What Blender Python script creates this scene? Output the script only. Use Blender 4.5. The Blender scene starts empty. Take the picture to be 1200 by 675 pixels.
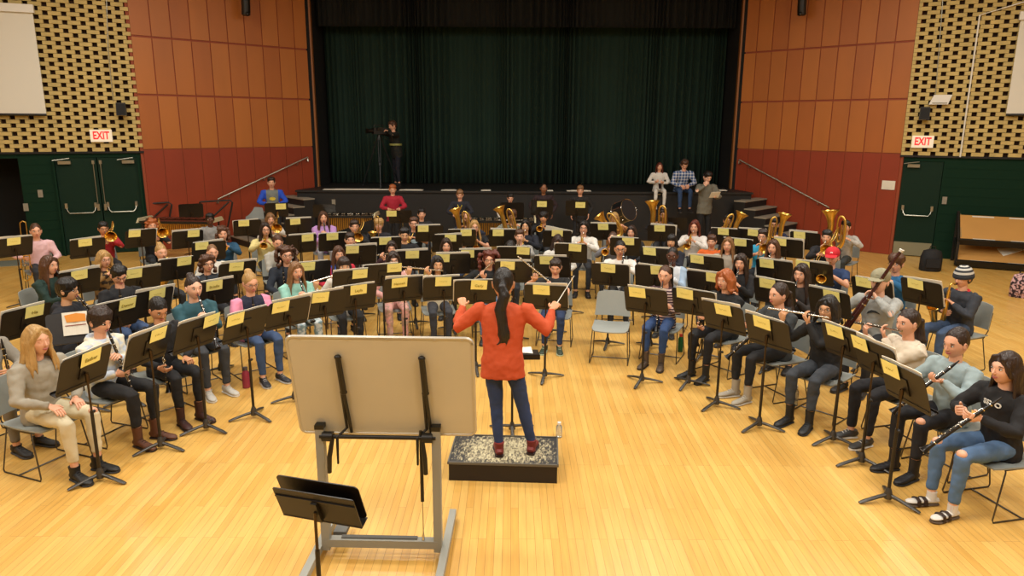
import bpy, math, random
import numpy as np
from mathutils import Matrix, Vector
C = bpy.context.scene.collection
R = math.radians
rnd = random.Random(7)
# ---------------------------------------------------------------- camera, world, lights, exposure
F = 838.0; PITCH = R(12.9); ROLL = R(0.3); CAMZ = 2.9
cam_data = bpy.data.cameras.new('camera'); cam = bpy.data.objects.new('camera', cam_data); C.objects.link(cam)
cam_data.sensor_width = 36; cam_data.lens = F / 1200 * 36; cam_data.clip_end = 200
_F0 = Vector((0, math.cos(PITCH), -math.sin(PITCH))); _U0 = Vector((0, math.sin(PITCH), math.cos(PITCH))); _R0 = Vector((1, 0, 0))
_Rr = _R0 * math.cos(ROLL) + _U0 * math.sin(ROLL); _Ur = _U0 * math.cos(ROLL) - _R0 * math.sin(ROLL)
cam.matrix_world = Matrix(((_Rr.x, _Ur.x, -_F0.x, 0), (_Rr.y, _Ur.y, -_F0.y, 0), (_Rr.z, _Ur.z, -_F0.z, CAMZ), (0, 0, 0, 1)))
bpy.context.scene.camera = cam
vs = bpy.context.scene.view_settings
vs.view_transform = 'Standard'; vs.look = 'None'; vs.gamma = 1; vs.use_curve_mapping = False; vs.exposure = -0.12
world = bpy.data.worlds.new('world'); bpy.context.scene.world = world; world.use_nodes = True
world.node_tree.nodes['Background'].inputs[0].default_value = (1, .93, .82, 1)
world.node_tree.nodes['Background'].inputs[1].default_value = 0.0
def area(x, y, z, sx, sy, power, col=(1, .965, .89), tilt=(0, 0)):
    d = bpy.data.lights.new('hall_light', 'AREA'); d.shape = 'RECTANGLE'; d.size = sx; d.size_y = sy; d.energy = power; d.color = col
    o = bpy.data.objects.new('hall_light', d); C.objects.link(o); o.location = (x, y, z); o.rotation_euler = (tilt[0], tilt[1], 0)
for lx in (-7.2, -2.4, 2.4, 7.2):
    for ly, pw in ((0.5, 175), (4.5, 190), (8.5, 165), (12.5, 130)):
        area(lx, ly, 6.85, 1.3, 1.3, pw)

def ray(px, py):
    cx = px - 600; cy = 337.5 - py
    a = cx * math.cos(ROLL) - cy * math.sin(ROLL); b = cx * math.sin(ROLL) + cy * math.cos(ROLL)
    return _R0 * (a / F) + _U0 * (b / F) + _F0
def atz(px, py, z):
    d = ray(px, py); t = (z - CAMZ) / d.z
    return Vector((d.x * t, d.y * t, z))
def aty(px, py, y):
    d = ray(px, py); t = y / d.y
    return Vector((d.x * t, y, CAMZ + d.z * t))

# ---------------------------------------------------------------- mesh helpers
class MB:
    def __init__(s): s.v = []; s.f = []; s.m = []
    def add(s, vs_, fs, mi=0, M=None):
        n = len(s.v)
        if M is not None: vs_ = [M @ Vector(v) for v in vs_]
        s.v += [tuple(v) for v in vs_]; s.f += [tuple(i + n for i in f) for f in fs]; s.m += [mi] * len(fs)
        return s
    def box(s, c, d, mi=0, M=None, taper=1.0):
        x, y, z = c; a, b, h = d[0] / 2, d[1] / 2, d[2] / 2; t = taper
        vs_ = [(x-a, y-b, z-h), (x+a, y-b, z-h), (x+a, y+b, z-h), (x-a, y+b, z-h), (x-a*t, y-b*t, z+h), (x+a*t, y-b*t, z+h), (x+a*t, y+b*t, z+h), (x-a*t, y+b*t, z+h)]
        return s.add(vs_, [(0,3,2,1), (4,5,6,7), (0,1,5,4), (1,2,6,5), (2,3,7,6), (3,0,4,7)], mi, M)
    def tube(s, pts, rad, seg=8, mi=0, M=None, cap=True, flat=None, up=None):
        pts = [Vector(p) for p in pts]; n = len(pts)
        if not hasattr(rad, '__len__'): rad = [rad] * n
        vs_ = []; u = None
        for i, p in enumerate(pts):
            t = (pts[min(i+1, n-1)] - pts[max(i-1, 0)])
            t = t.normalized() if t.length > 1e-9 else Vector((0, 0, 1))
            if u is None:
                u = Vector(up) if up else (Vector((1, 0, 0)) if abs(t.x) < .8 else Vector((0, 1, 0)))
            u = (u - t * u.dot(t)); u = u.normalized() if u.length > 1e-6 else t.orthogonal().normalized()
            w = t.cross(u); fl = flat if flat else 1.0
            r = rad[i]; rx, ry = (r if hasattr(r, '__len__') else (r, r * fl))
            for k in range(seg):
                a = 2 * math.pi * k / seg
                vs_.append(p + u * (math.cos(a) * rx) + w * (math.sin(a) * ry))
        fs = [(i*seg+k, i*seg+(k+1) % seg, (i+1)*seg+(k+1) % seg, (i+1)*seg+k) for i in range(n-1) for k in range(seg)]
        if cap:
            fs.append(tuple(range(seg))[::-1]); fs.append(tuple((n-1)*seg+k for k in range(seg)))
        return s.add(vs_, fs, mi, M)
    def capsule(s, a, b, ra, rb, seg=10, mi=0, M=None):
        a = Vector(a); b = Vector(b); d = (b - a); L = d.length
        d = d / L if L > 1e-9 else Vector((0, 0, 1))
        pts = [a - d*ra*.95, a - d*ra*.7, a, b, b + d*rb*.7, b + d*rb*.95]
        return s.tube(pts, [ra*.3, ra*.72, ra, rb, rb*.72, rb*.3], seg, mi, M)
    def ell(s, c, r, seg=12, rings=8, mi=0, M=None, fn=None):
        if not hasattr(r, '__len__'): r = (r, r, r)
        vs_ = []
        for i in range(rings+1):
            ph = math.pi * i / rings
            for k in range(seg):
                a = 2*math.pi*k/seg
                n = (math.sin(ph)*math.cos(a), math.sin(ph)*math.sin(a), math.cos(ph))
                p = (c[0]+r[0]*n[0], c[1]+r[1]*n[1], c[2]+r[2]*n[2])
                if fn: p = fn(p, n)
                vs_.append(p)
        fs = []
        for i in range(rings):
            for k in range(seg):
                q = (i*seg+k, (i+1)*seg+k, (i+1)*seg+(k+1) % seg, i*seg+(k+1) % seg)
                if i == 0: q = (0, q[1], q[2])
                elif i == rings-1: q = (q[0], rings*seg, q[3])
                fs.append(q)
        return s.add(vs_, fs, mi, M)
    def lathe(s, prof, seg=20, mi=0, M=None, axis='z'):
        vs_ = []
        for r, h in prof:
            for k in range(seg):
                a = 2*math.pi*k/seg; x, y = r*math.cos(a), r*math.sin(a)
                vs_.append((x, y, h) if axis == 'z' else ((y, h, x) if axis == 'y' else (h, x, y)))
        n = len(prof)
        fs = [(i*seg+k, i*seg+(k+1) % seg, (i+1)*seg+(k+1) % seg, (i+1)*seg+k) for i in range(n-1) for k in range(seg)]
        return s.add(vs_, fs, mi, M)
    def prism(s, poly, depth, mi=0, M=None):       # poly in XZ, extruded along Y
        n = len(poly); vs_ = [(x, -depth/2, z) for x, z in poly] + [(x, depth/2, z) for x, z in poly]
        fs = [tuple(range(n)), tuple(range(2*n-1, n-1, -1))] + [(i, n+i, n+(i+1) % n, (i+1) % n) for i in range(n)]
        return s.add(vs_, fs, mi, M)
    def mesh(s, name, mats, smooth=True):
        me = bpy.data.meshes.new(name); me.from_pydata(s.v, [], s.f)
        for m in (mats if isinstance(mats, (list, tuple)) else [mats]): me.materials.append(m)
        me.polygons.foreach_set('material_index', s.m)
        me.polygons.foreach_set('use_smooth', [smooth] * len(s.f))
        me.update(); 
        import bmesh as _b
        b = _b.new(); b.from_mesh(me); _b.ops.remove_doubles(b, verts=b.verts, dist=1e-6); _b.ops.recalc_face_normals(b, faces=b.faces); b.to_mesh(me); b.free()
        if smooth:
            try: me.set_sharp_from_angle(angle=R(50))
            except Exception: pass
        return me
    def build(s, name, mats, parent=None, smooth=True):
        return link(name, s.mesh(name, mats, smooth), parent)
def link(name, me, parent=None):
    o = bpy.data.objects.new(name, me); C.objects.link(o)
    if parent is not None: o.parent = parent
    return o
def tag(o, label=None, cat=None, group=None, kind=None):
    if label: o['label'] = label
    if cat: o['category'] = cat
    if group: o['group'] = group
    if kind: o['kind'] = kind
    return o
def empty(name, loc=(0, 0, 0), rz=0, label=None, cat=None, group=None, sc=1.0):
    o = bpy.data.objects.new(name, None); C.objects.link(o); o.location = loc; o.rotation_euler = (0, 0, rz); o.empty_display_size = .1
    o.scale = (sc, sc, sc)
    return tag(o, label, cat, group)
def rrect(w, h, r, n=4, cx=0, cz=0):
    out = []
    for sx, sz, a0 in ((1, 1, 0), (-1, 1, 90), (-1, -1, 180), (1, -1, 270)):
        for i in range(n+1):
            a = R(a0 + 90*i/n); out.append((cx + sx*(w/2-r) + r*math.cos(a), cz + sz*(h/2-r) + r*math.sin(a)))
    return out
# ---------------------------------------------------------------- materials
_mc = {}
def srgb(c):
    if isinstance(c, str):
        c = [int(c[i:i+2], 16)/255 for i in (0, 2, 4)]
    return tuple(((v/12.92) if v <= .04045 else ((v+.055)/1.055)**2.4) for v in c) + (1,)
def mat(name, col, rough=.6, metal=0, bump=0, bscale=60, var=0, spec=None, pat=None, col2=None, emit=0, sheen=0, stretch=None, coat=0):
    key = (name, col, rough, metal, bump, bscale, var, pat, col2, emit)
    if key in _mc: return _mc[key]
    m = bpy.data.materials.new(name); m.use_nodes = True; nt = m.node_tree; N = nt.nodes; L = nt.links
    b = N['Principled BSDF']; b.inputs['Base Color'].default_value = srgb(col); b.inputs['Roughness'].default_value = rough; b.inputs['Metallic'].default_value = metal
    if spec is not None: b.inputs['Specular IOR Level'].default_value = spec
    if coat: b.inputs['Coat Weight'].default_value = coat; b.inputs['Coat Roughness'].default_value = .15
    tc = N.new('ShaderNodeTexCoord'); src = tc.outputs['Object']
    if stretch:
        mp = N.new('ShaderNodeMapping'); L.new(src, mp.inputs[0]); mp.inputs['Scale'].default_value = stretch; src = mp.outputs[0]
    out = None
    def rgb(c):
        n = N.new('ShaderNodeRGB'); n.outputs[0].default_value = srgb(c); return n.outputs[0]
    def mix(f, a, c):
        n = N.new('ShaderNodeMix'); n.data_type = 'RGBA'; L.new(f, n.inputs[0]); L.new(a, n.inputs[6]); L.new(c, n.inputs[7]); return n.outputs[2]
    def math_(op, a, v=None, b2=None):
        n = N.new('ShaderNodeMath'); n.operation = op; L.new(a, n.inputs[0])
        if b2 is not None: L.new(b2, n.inputs[1])
        elif v is not None: n.inputs[1].default_value = v
        return n.outputs[0]
    sp = N.new('ShaderNodeSeparateXYZ'); L.new(tc.outputs['Object'], sp.inputs[0])
    if pat == 'stripe':
        out = mix(math_('GREATER_THAN', math_('FRACT', math_('MULTIPLY', sp.outputs[2], 28)), .55), rgb(col), rgb(col2))
    elif pat == 'plaid':
        a = math_('GREATER_THAN', math_('FRACT', math_('MULTIPLY', sp.outputs[2], 14)), .6)
        c = math_('GREATER_THAN', math_('FRACT', math_('MULTIPLY', sp.outputs[0], 14)), .6)
        out = mix(math_('MULTIPLY', math_('ADD', a, b2=c), .5), rgb(col), rgb(col2))
    elif pat == 'raglan':
        out = mix(math_('GREATER_THAN', math_('ABSOLUTE', sp.outputs[0]), .13), rgb(col), rgb(col2))
    elif pat == 'blotch':
        n = N.new('ShaderNodeTexNoise'); n.inputs['Scale'].default_value = bscale; L.new(src, n.inputs[0])
        cr = N.new('ShaderNodeValToRGB'); cr.color_ramp.elements[0].position = .45; cr.color_ramp.elements[1].position = .55; L.new(n.outputs[0], cr.inputs[0])
        out = mix(cr.outputs[0], rgb(col), rgb(col2))
    elif var:
        n = N.new('ShaderNodeTexNoise'); n.inputs['Scale'].default_value = bscale*.2; n.inputs['Detail'].default_value = 4; L.new(src, n.inputs[0])
        h = N.new('ShaderNodeHueSaturation'); h.inputs['Color'].default_value = srgb(col)
        L.new(math_('ADD', math_('MULTIPLY', math_('SUBTRACT', n.outputs[0], .5), 2*var), 1.0), h.inputs['Value']); out = h.outputs[0]
    if out is not None: L.new(out, b.inputs['Base Color'])
    if bump:
        n = N.new('ShaderNodeTexNoise'); n.inputs['Scale'].default_value = bscale; n.inputs['Detail'].default_value = 3; L.new(src, n.inputs[0])
        bp = N.new('ShaderNodeBump'); bp.inputs['Strength'].default_value = bump; bp.inputs['Distance'].default_value = .02; L.new(n.outputs[0], bp.inputs['Height']); L.new(bp.outputs[0], b.inputs['Normal'])
    if emit:
        b.inputs['Emission Color'].default_value = srgb(col); b.inputs['Emission Strength'].default_value = emit
    m.diffuse_color = srgb(col)
    _mc[key] = m; return m
def cloth(col, col2=None, pat=None, bs=9): return mat('fabric', col, .85, bump=.35, bscale=bs if pat != 'blotch' else 14, var=0 if pat else .12, pat=pat, col2=col2)
def hairm(col): return mat('hair', col, .45, bump=.7, bscale=60, var=.5, stretch=(1, 1, .12))
def skinm(col): return mat('skin', col, .5, var=.06, bscale=40)
M_black = mat('black_metal', '15130f', .45)
M_desk = mat('black_desk', '15100d', .42, var=.15, bscale=20)
M_bronze = mat('dark_bronze_tube', '4a3f33', .28, metal=.9)
M_iron = mat('grey_cast_leg', '4c4a47', .35, metal=.6)
M_brass = mat('brass', 'e2bb62', .3, metal=1)
M_silver = mat('silver', 'cfcac0', .22, metal=1)
M_chrome = mat('chrome', 'c8c8c8', .12, metal=1)
M_chair = mat('grey_chair_plastic', '8b908c', .45, var=.05)
M_frame = mat('chair_wire', '5a5650', .3, metal=.8)
M_paper = mat('paper', 'ded8c8', .8, var=.05)
M_yellow = mat('yellow_paper', 'f3eb92', .85, var=.05)
M_ink = mat('pencil', 'a89a48', .9)
M_ebony = mat('ebony', '14110f', .3)
M_white = mat('white_paint', 'd9d6cc', .5)
# ---------------------------------------------------------------- the room
def structure(o, label=None):
    o['kind'] = 'structure'
    if label: o['label'] = label
    return o
ZB = 2.27; ZT = 7.0
RC = Vector((8.70, 16.3, 0)); RF = Vector((5.85, 19.25, 0)); LC = Vector((-8.28, 16.3, 0)); LF = Vector((-5.2, 19.25, 0))
RN = Vector((13.0, 14.2, 0)); LN = Vector((-13.2, 14.2, 0))
class Wall:
    def __init__(s, A, B):     # A -> B runs left to right as seen from the hall; w points into the room
        s.A = A; s.d = (B-A).normalized(); s.n = Vector((s.d.y, -s.d.x, 0)); s.L = (B-A).length
        s.M = Matrix(((s.d.x, -s.n.x, 0, A.x), (s.d.y, -s.n.y, 0, A.y), (0, 0, 1, 0), (0, 0, 0, 1)))   # local x along, y INTO the wall, z up
    def hit(s, px, py):
        d = ray(px, py); c = Vector((0, 0, CAMZ)); t = (s.A-c).dot(s.n) / d.dot(s.n); p = c + d*t
        return ((p-s.A).dot(s.d), p.z)
WL = Wall(LN, LC); WLO = Wall(LC, LF); WRO = Wall(RF, RC); WR = Wall(RC, RN)
# floor
fm = bpy.data.materials.new('maple_floor'); fm.use_nodes = True; nt = fm.node_tree; N = nt.nodes; L = nt.links; b = N['Principled BSDF']
tc = N.new('ShaderNodeTexCoord'); mp = N.new('ShaderNodeMapping'); mp.inputs['Rotation'].default_value = (0, 0, R(90)); L.new(tc.outputs['Object'], mp.inputs[0])
bt = N.new('ShaderNodeTexBrick'); L.new(mp.outputs[0], bt.inputs[0])
bt.inputs['Scale'].default_value = 1; bt.inputs['Brick Width'].default_value = 1.15; bt.inputs['Row Height'].default_value = .058; bt.inputs['Mortar Size'].default_value = .0011
bt.inputs['Mortar Smooth'].default_value = .1; bt.offset = .37; bt.offset_frequency = 3; bt.inputs['Bias'].default_value = -.1
bt.inputs['Color1'].default_value = srgb('d6ac5e'); bt.inputs['Color2'].default_value = srgb('cb9b4b'); bt.inputs['Mortar'].default_value = srgb('8f6430')
nz = N.new('ShaderNodeTexNoise'); mp2 = N.new('ShaderNodeMapping'); mp2.inputs['Scale'].default_value = (18, 1.2, 1); L.new(tc.outputs['Object'], mp2.inputs[0]); L.new(mp2.outputs[0], nz.inputs[0]); nz.inputs['Scale'].default_value = 2; nz.inputs['Detail'].default_value = 5
nz2 = N.new('ShaderNodeTexNoise'); L.new(tc.outputs['Object'], nz2.inputs[0]); nz2.inputs['Scale'].default_value = .6; nz2.inputs['Detail'].default_value = 3
def _mr(src, a, c_):
    n = N.new('ShaderNodeMapRange'); L.new(src, n.inputs[0]); n.inputs[1].default_value = .3; n.inputs[2].default_value = .7; n.inputs[3].default_value = a; n.inputs[4].default_value = c_; return n.outputs[0]
hs = N.new('ShaderNodeHueSaturation'); L.new(bt.outputs[0], hs.inputs['Color'])
ml = N.new('ShaderNodeMath'); ml.operation = 'MULTIPLY'; L.new(_mr(nz.outputs[0], .9, 1.08), ml.inputs[0]); L.new(_mr(nz2.outputs[0], .95, 1.05), ml.inputs[1]); L.new(ml.outputs[0], hs.inputs['Value'])
L.new(hs.outputs[0], b.inputs['Base Color']); L.new(_mr(nz2.outputs[0], .26, .36), b.inputs['Roughness'])
bp = N.new('ShaderNodeBump'); bp.inputs['Strength'].default_value = .25; bp.inputs['Distance'].default_value = .002; bp.invert = True; L.new(bt.outputs['Fac'], bp.inputs['Height']); L.new(bp.outputs[0], b.inputs['Normal'])
mb = MB(); mb.box((0, 9, -.05), (30, 30, .1)); structure(mb.build('floor', fm, smooth=False), 'pale maple strip floor of the hall')
M_ceil = mat('ceiling_paint', 'cfc8b8', .9); M_sidew = mat('side_wall_paint', 'b79e6c', .85); M_green = mat('green_painted_wall', '0c2a1b', .75, spec=.15, bump=.1, bscale=3)
mb = MB(); mb.box((0, 9, ZT+.1), (30, 30, .2)); structure(mb.build('ceiling', M_ceil, smooth=False))
mb = MB(); mb.box((0, -5.1, 3.5), (27, .2, 7)); structure(mb.build('wall_behind', M_sidew, smooth=False))
mb = MB(); mb.box((-13.3, 4.5, 3.5), (.2, 19.4, 7)); structure(mb.build('wall_left', M_sidew, smooth=False))
mb = MB(); mb.box((13.1, 4.5, 3.5), (.2, 19.4, 7)); structure(mb.build('wall_right', M_sidew, smooth=False))
# brick lattice walls above, green wall below
M_brick = mat('yellow_brick', 'c2ab6c', .8, var=.3, bscale=25, bump=.3); M_hole = mat('brick_recess', '3a2313', .95); M_ledge = mat('dark_ledge', '14100c', .7)
def brick_wall(W, name, sidename, lab):
    mb = MB(); Lw = W.L + .02
    mb.box((W.L/2, .16, (ZB+ZT)/2), (Lw, .1, ZT-ZB), 1, W.M)
    pw, rh = .335, .0845; nrow = int((ZT-ZB)/rh)
    for r_ in range(nrow):
        z = ZB + rh*(r_+.5); off = [0, .5, 0, .5][r_ % 4]*pw
        mb.box((W.L/2, .105, ZB+rh*(r_+1)), (Lw, .11, .004), 1, W.M)
        for k in range(-1, int(W.L/pw)+2):
            x0 = k*pw+off; x1 = x0+.235
            x0 = max(x0, 0); x1 = min(x1, W.L)
            if x1-x0 > .02: mb.box(((x0+x1)/2, .055, z), (x1-x0, .11, rh-.007), 0, W.M)
    o = mb.build(name, [M_brick, M_hole], smooth=False); structure(o, lab)
    mb = MB(); mb.box((W.L/2, .1, ZB-.02), (Lw, .22, .04), 0, W.M); structure(mb.build('trim_1' if 'left' in name else 'trim_2', M_ledge, smooth=False))
    return o
brick_wall(WL, 'wall_left_brick', 'left', 'pierced yellow brick wall above the left doors'); brick_wall(WR, 'wall_right_brick', 'right', 'pierced yellow brick wall above the right door')
M_dark = mat('dark_void', '060606', .9)
# green lower walls with real openings
def lower(W, name, spans):
    mb = MB()
    for u0, u1, z0, z1 in spans:
        if u1 > u0: mb.box(((u0+u1)/2, .12, (z0+z1)/2), (u1-u0, .16, z1-z0), 0, W.M)
        for k in range(int((z1-z0)/.2)):                 # shallow courses of painted block
            mb.box(((u0+u1)/2, .037, z0+.2*(k+1)), (u1-u0, .006, .006), 0, W.M)
    structure(mb.build(name, M_green, smooth=False))
aL = WL.hit(28, 240)[0]; dL0 = WL.hit(68, 240)[0]; dL1 = W_ = WL.hit(172, 240)[0]-.06
doorH = 2.14
lower(WL, 'wall_left_green', [(aL, dL0, 0, ZB-.04), (dL0, dL1, doorH, ZB-.04), (dL1, WL.L, 0, ZB-.04), (0, aL, doorH, ZB-.04)])
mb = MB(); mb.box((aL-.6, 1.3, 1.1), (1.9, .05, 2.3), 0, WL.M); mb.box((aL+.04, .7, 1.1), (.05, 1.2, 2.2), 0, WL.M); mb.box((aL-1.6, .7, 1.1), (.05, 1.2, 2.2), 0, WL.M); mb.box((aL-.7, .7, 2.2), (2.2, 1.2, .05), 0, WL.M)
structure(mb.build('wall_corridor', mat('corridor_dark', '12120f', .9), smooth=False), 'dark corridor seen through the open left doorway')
M_doorg = mat('green_door_paint', '0b271a', .65, spec=.2, var=.1); M_bar = mat('push_bar_metal', '9d9a8c', .3, metal=.8); M_kick = mat('kickplate_metal', '8d8a70', .4, metal=.3)
def push_bar(par, W, u0, u1, z, y=0.02):
    mb = MB(); mb.tube([(u0, y-.03, z+.09), (u0+.02, y-.07, z+.01), (u0+.06, y-.10, z-.04), (u1-.06, y-.10, z-.04), (u1-.02, y-.07, z+.01), (u1, y-.03, z+.09)], .013, 6, 0, W.M)
    mb.box((u0, y-.025, z+.12), (.05, .05, .11), 0, W.M); mb.box((u1, y-.025, z+.12), (.05, .05, .11), 0, W.M)
    return mb.build('push_bar', M_bar, par)
def door(name, W, u0, u1, lab, closer_u, kick=False, rod=None):
    mb = MB(); mb.box(((u0+u1)/2, .08, doorH/2+.005), (u1-u0-.02, .05, doorH-.02), 0, W.M)
    o = mb.build(name, M_doorg, smooth=False); structure(o, lab)
    push_bar(o, W, u0+.12, u1-.12, .98, .055)
    mb = MB(); mb.box((closer_u, .02, doorH-.1), (.24, .07, .07), 0, W.M); mb.tube([(closer_u-.12, -.0, doorH-.06), (closer_u-.2, -.12, doorH-.05), (closer_u+.1, -.02, doorH-.01)], .012, 5, 0, W.M); mb.build('door_closer', M_bar, o)
    if kick: mb = MB(); mb.box(((u0+u1)/2, .05, .17), (u1-u0-.06, .006, .3), 0, W.M); mb.build('kickplate', M_kick, o, False)
    if rod is not None:
        mb = MB(); mb.tube([(rod, .0, 1.05), (rod, .0, doorH-.06)], .009, 6, 0, W.M); mb.box((rod, .02, 1.05), (.05, .06, .14), 0, W.M); mb.box((rod, .02, doorH-.1), (.05, .05, .08), 0, W.M); mb.build('bolt_rod', M_bar, o)
    return o
dm = (dL0+dL1)/2
door('door_1', WL, dL0+.03, dm, 'left leaf of the green double door with push bar', dL0+.22, rod=dm-.07)
door('door_2', WL, dm, dL1-.03, 'right leaf of the green double door with push bar', dL1-.22, rod=dm+.07)
mb = MB()
for u in (dL0+.015, dL1-.015): mb.box((u, .02, doorH/2), (.04, .08, doorH), 0, WL.M)
structure(mb.build('trim_3', M_green, smooth=False))
dr0 = .03; dr1 = WR.hit(1100, 240)[0]
lower(WR, 'wall_right_green', [(dr1, WR.L, 0, ZB-.04), (0, dr1, doorH, ZB-.04)])
door('door_3', WR, dr0+.02, dr1, 'single green door with push bar and metal kickplate', dr0+.25, kick=True)
# orange panelled walls
M_or = [mat('orange_panel', c, .42, var=.14, bscale=10, stretch=(1, 1, .3)) for c in ('ad6629', 'a96228', 'b0692b', 'a65e26')]
M_red = mat('red_brown_panel', '8c351a', .42, var=.12, bscale=10); M_groove = mat('panel_groove', '8e3f1f', .6)
def panel_wall(W, name, flip):
    mb = MB(); mb.box((W.L/2, .087, ZT/2), (W.L+.1, .1, ZT), 5, W.M); n = 10; pw = W.L/n
    if not flip: zs = [0, ZB+.02, W.hit(172, 111)[1], W.hit(160, 42)[1], ZT]
    else: zs = [0, ZB+.02, W.hit(1058, 116)[1], W.hit(1068, 48)[1], ZT]
    for i in range(n):
        for j in range(4):
            g = .012; t = (i*7+j*3) % 4
            mb.box((pw*(i+.5), .049, (zs[j]+zs[j+1])/2), (pw-2*g, .06, zs[j+1]-zs[j]-(.014 if j < 1 else .045)), 4 if j == 0 else t, W.M)
    structure(mb.build(name, M_or + [M_red, M_groove], smooth=False))
panel_wall(WLO, 'wall_left_orange', False); panel_wall(WRO, 'wall_right_orange', True)
M_gold = mat('gold_trim', '8a5524', .5)
for nm, q, sx in (('trim_4', LF, 1), ('trim_5', RF, -1)):
    mb = MB(); mb.box((q.x+sx*.02, q.y+.02, 3.5), (.05, .12, 7)); structure(mb.build(nm, M_gold, smooth=False))
# stage
SZ = 1.25; yA = 18.2; M_stage = mat('stage_black', '131211', .6, var=.3, bscale=12); M_deck = mat('stage_deck', '171615', .5, var=.3, bscale=6)
xa0 = atz(353, 221, SZ).x; xa1 = atz(869, 222, SZ).x
mb = MB()
mb.add([(xa0, yA, 0), (xa1, yA, 0), (xa1+.15, 19.1, 0), (xa0-.15, 19.1, 0), (xa0, yA, SZ-.05), (xa1, yA, SZ-.05), (xa1+.15, 19.1, SZ-.05), (xa0-.15, 19.1, SZ-.05)], [(0,3,2,1), (4,5,6,7), (0,1,5,4), (1,2,6,5), (2,3,7,6), (3,0,4,7)])
mb.box(((xa0+xa1)/2, yA-.012, .1), (xa1-xa0, .02, .2))
structure(mb.build('stage_front', M_stage, smooth=False), 'black front wall of the raised stage')
mb = MB(); mb.add([(xa0-.03, yA-.05, SZ-.05), (xa1+.03, yA-.05, SZ-.05), (RF.x-.02, 19.2, SZ-.05), (RF.x-.02, 24, SZ-.05), (LF.x+.02, 24, SZ-.05), (LF.x+.02, 19.2, SZ-.05)] + [(xa0-.03, yA-.05, SZ), (xa1+.03, yA-.05, SZ), (RF.x-.02, 19.2, SZ), (RF.x-.02, 24, SZ), (LF.x+.02, 24, SZ), (LF.x+.02, 19.2, SZ)],
    [(5,4,3,2,1,0), (6,7,8,9,10,11)] + [(i, (i+1) % 6, (i+1) % 6+6, i+6) for i in range(6)])
structure(mb.build('stage_floor', M_deck, smooth=False), 'black deck of the raised stage')
mb = MB(); mb.box(((LF.x-.1), 21.6, 3.5), (.2, 4.8, 7)); mb.box(((RF.x+.1), 21.6, 3.5), (.2, 4.8, 7)); mb.box((.3, 24.1, 3.5), (12, .2, 7)); structure(mb.build('wall_stage', M_dark, smooth=False))
def curtain(name, y, z0, z1, m, x0, x1, amp, lab, seed):
    q = random.Random(seed); n = int((x1-x0)/.025); xs = [x0+(x1-x0)*i/n for i in range(n+1)]; ph = 0; ys = []
    for x in xs:
        ph += .025*2*math.pi/(.17+.07*math.sin(x*3.1)+.05*math.sin(x*7.7)); ys.append(y + amp*math.sin(ph)*(1+.5*math.sin(x*1.7)))
    mb = MB(); k = 5; vs_ = []
    for j in range(k+1):
        z = z0+(z1-z0)*j/k
        for x, yy in zip(xs, ys): vs_.append((x, y+(yy-y)*(1.1-.4*j/k), z))
    fs = [(j*(n+1)+i, j*(n+1)+i+1, (j+1)*(n+1)+i+1, (j+1)*(n+1)+i) for j in range(k) for i in range(n)]
    mb.add(vs_, fs); o = mb.build(name, m); so = o.modifiers.new('s', 'SOLIDIFY'); so.thickness = .012
    return tag(o, lab, 'curtain')
curtain('stage_curtain', 20.45, SZ+.01, 6.9, mat('green_velvet', '0d291e', .9, var=.2, bscale=6), LF.x+.05, RF.x-.05, .055, 'closed dark green velvet curtain hanging across the stage', 1)
curtain('curtain_valance', 19.75, aty(620, 32, 19.75).z, 6.9, mat('black_velvet', '0c0f0d', .9), LF.x+.05, RF.x-.05, .05, 'black pleated valance hanging above the green stage curtain', 2)
# steps at both ends of the stage
M_step = mat('step_tread', '8d8676', .6, var=.1)
def steps(W, far_u, sgn, name, lab):
    side = MB(); tread = MB(); nst = 6; run = .285
    for i in range(nst):
        z = SZ - (i+1)*SZ/(nst+1); u = far_u + sgn*run*(i+.5)
        side.box((u, -.58, (z-.03)/2), (run, 1.1, z-.03), 0, W.M); tread.box((u, -.58, z-.015), (run+.03, 1.12, .03), 0, W.M)
    r_ = empty(name); tag(r_, lab, 'steps', 'steps up to the stage'); r_['kind'] = 'structure'
    side.build('riser', M_stage, r_, False); tread.build('tread', M_step, r_, False)
steps(WRO, .75, 1, 'steps', 'grey treaded steps leading down from the right end of stage')
steps(WLO, WLO.L-.75, -1, 'steps', 'grey treaded steps leading down from the left end of stage')
def rail(W, pts, lab):
    q = [W.hit(*p) for p in pts]; P = [(u, -.08, z) for u, z in q]; r_ = empty('handrail'); tag(r_, lab, 'handrail', 'handrails beside the stage steps')
    mb = MB(); a, c_ = Vector(P[0]), Vector(P[1]); mb.tube([a+Vector((0, .1, -.1)), a+Vector((0, .0, -.09)), a, c_, c_+Vector((0, 0, -.09)), c_+Vector((0, .1, -.1))], .019, 8, 0, W.M); mb.build('rail', M_bar, r_)
    for t in (.12, .5, .88):
        p = a.lerp(c_, t); mb = MB(); mb.tube([p, p+Vector((0, .02, -.07)), p+Vector((0, .1, -.09))], .010, 6, 0, W.M); mb.build('bracket', M_bar, r_)
rail(WRO, [(868, 187), (973, 243)], 'pale metal handrail on the orange wall right of stage')
rail(WLO, [(254, 233), (359, 184)], 'pale metal handrail on the orange wall left of stage')
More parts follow.
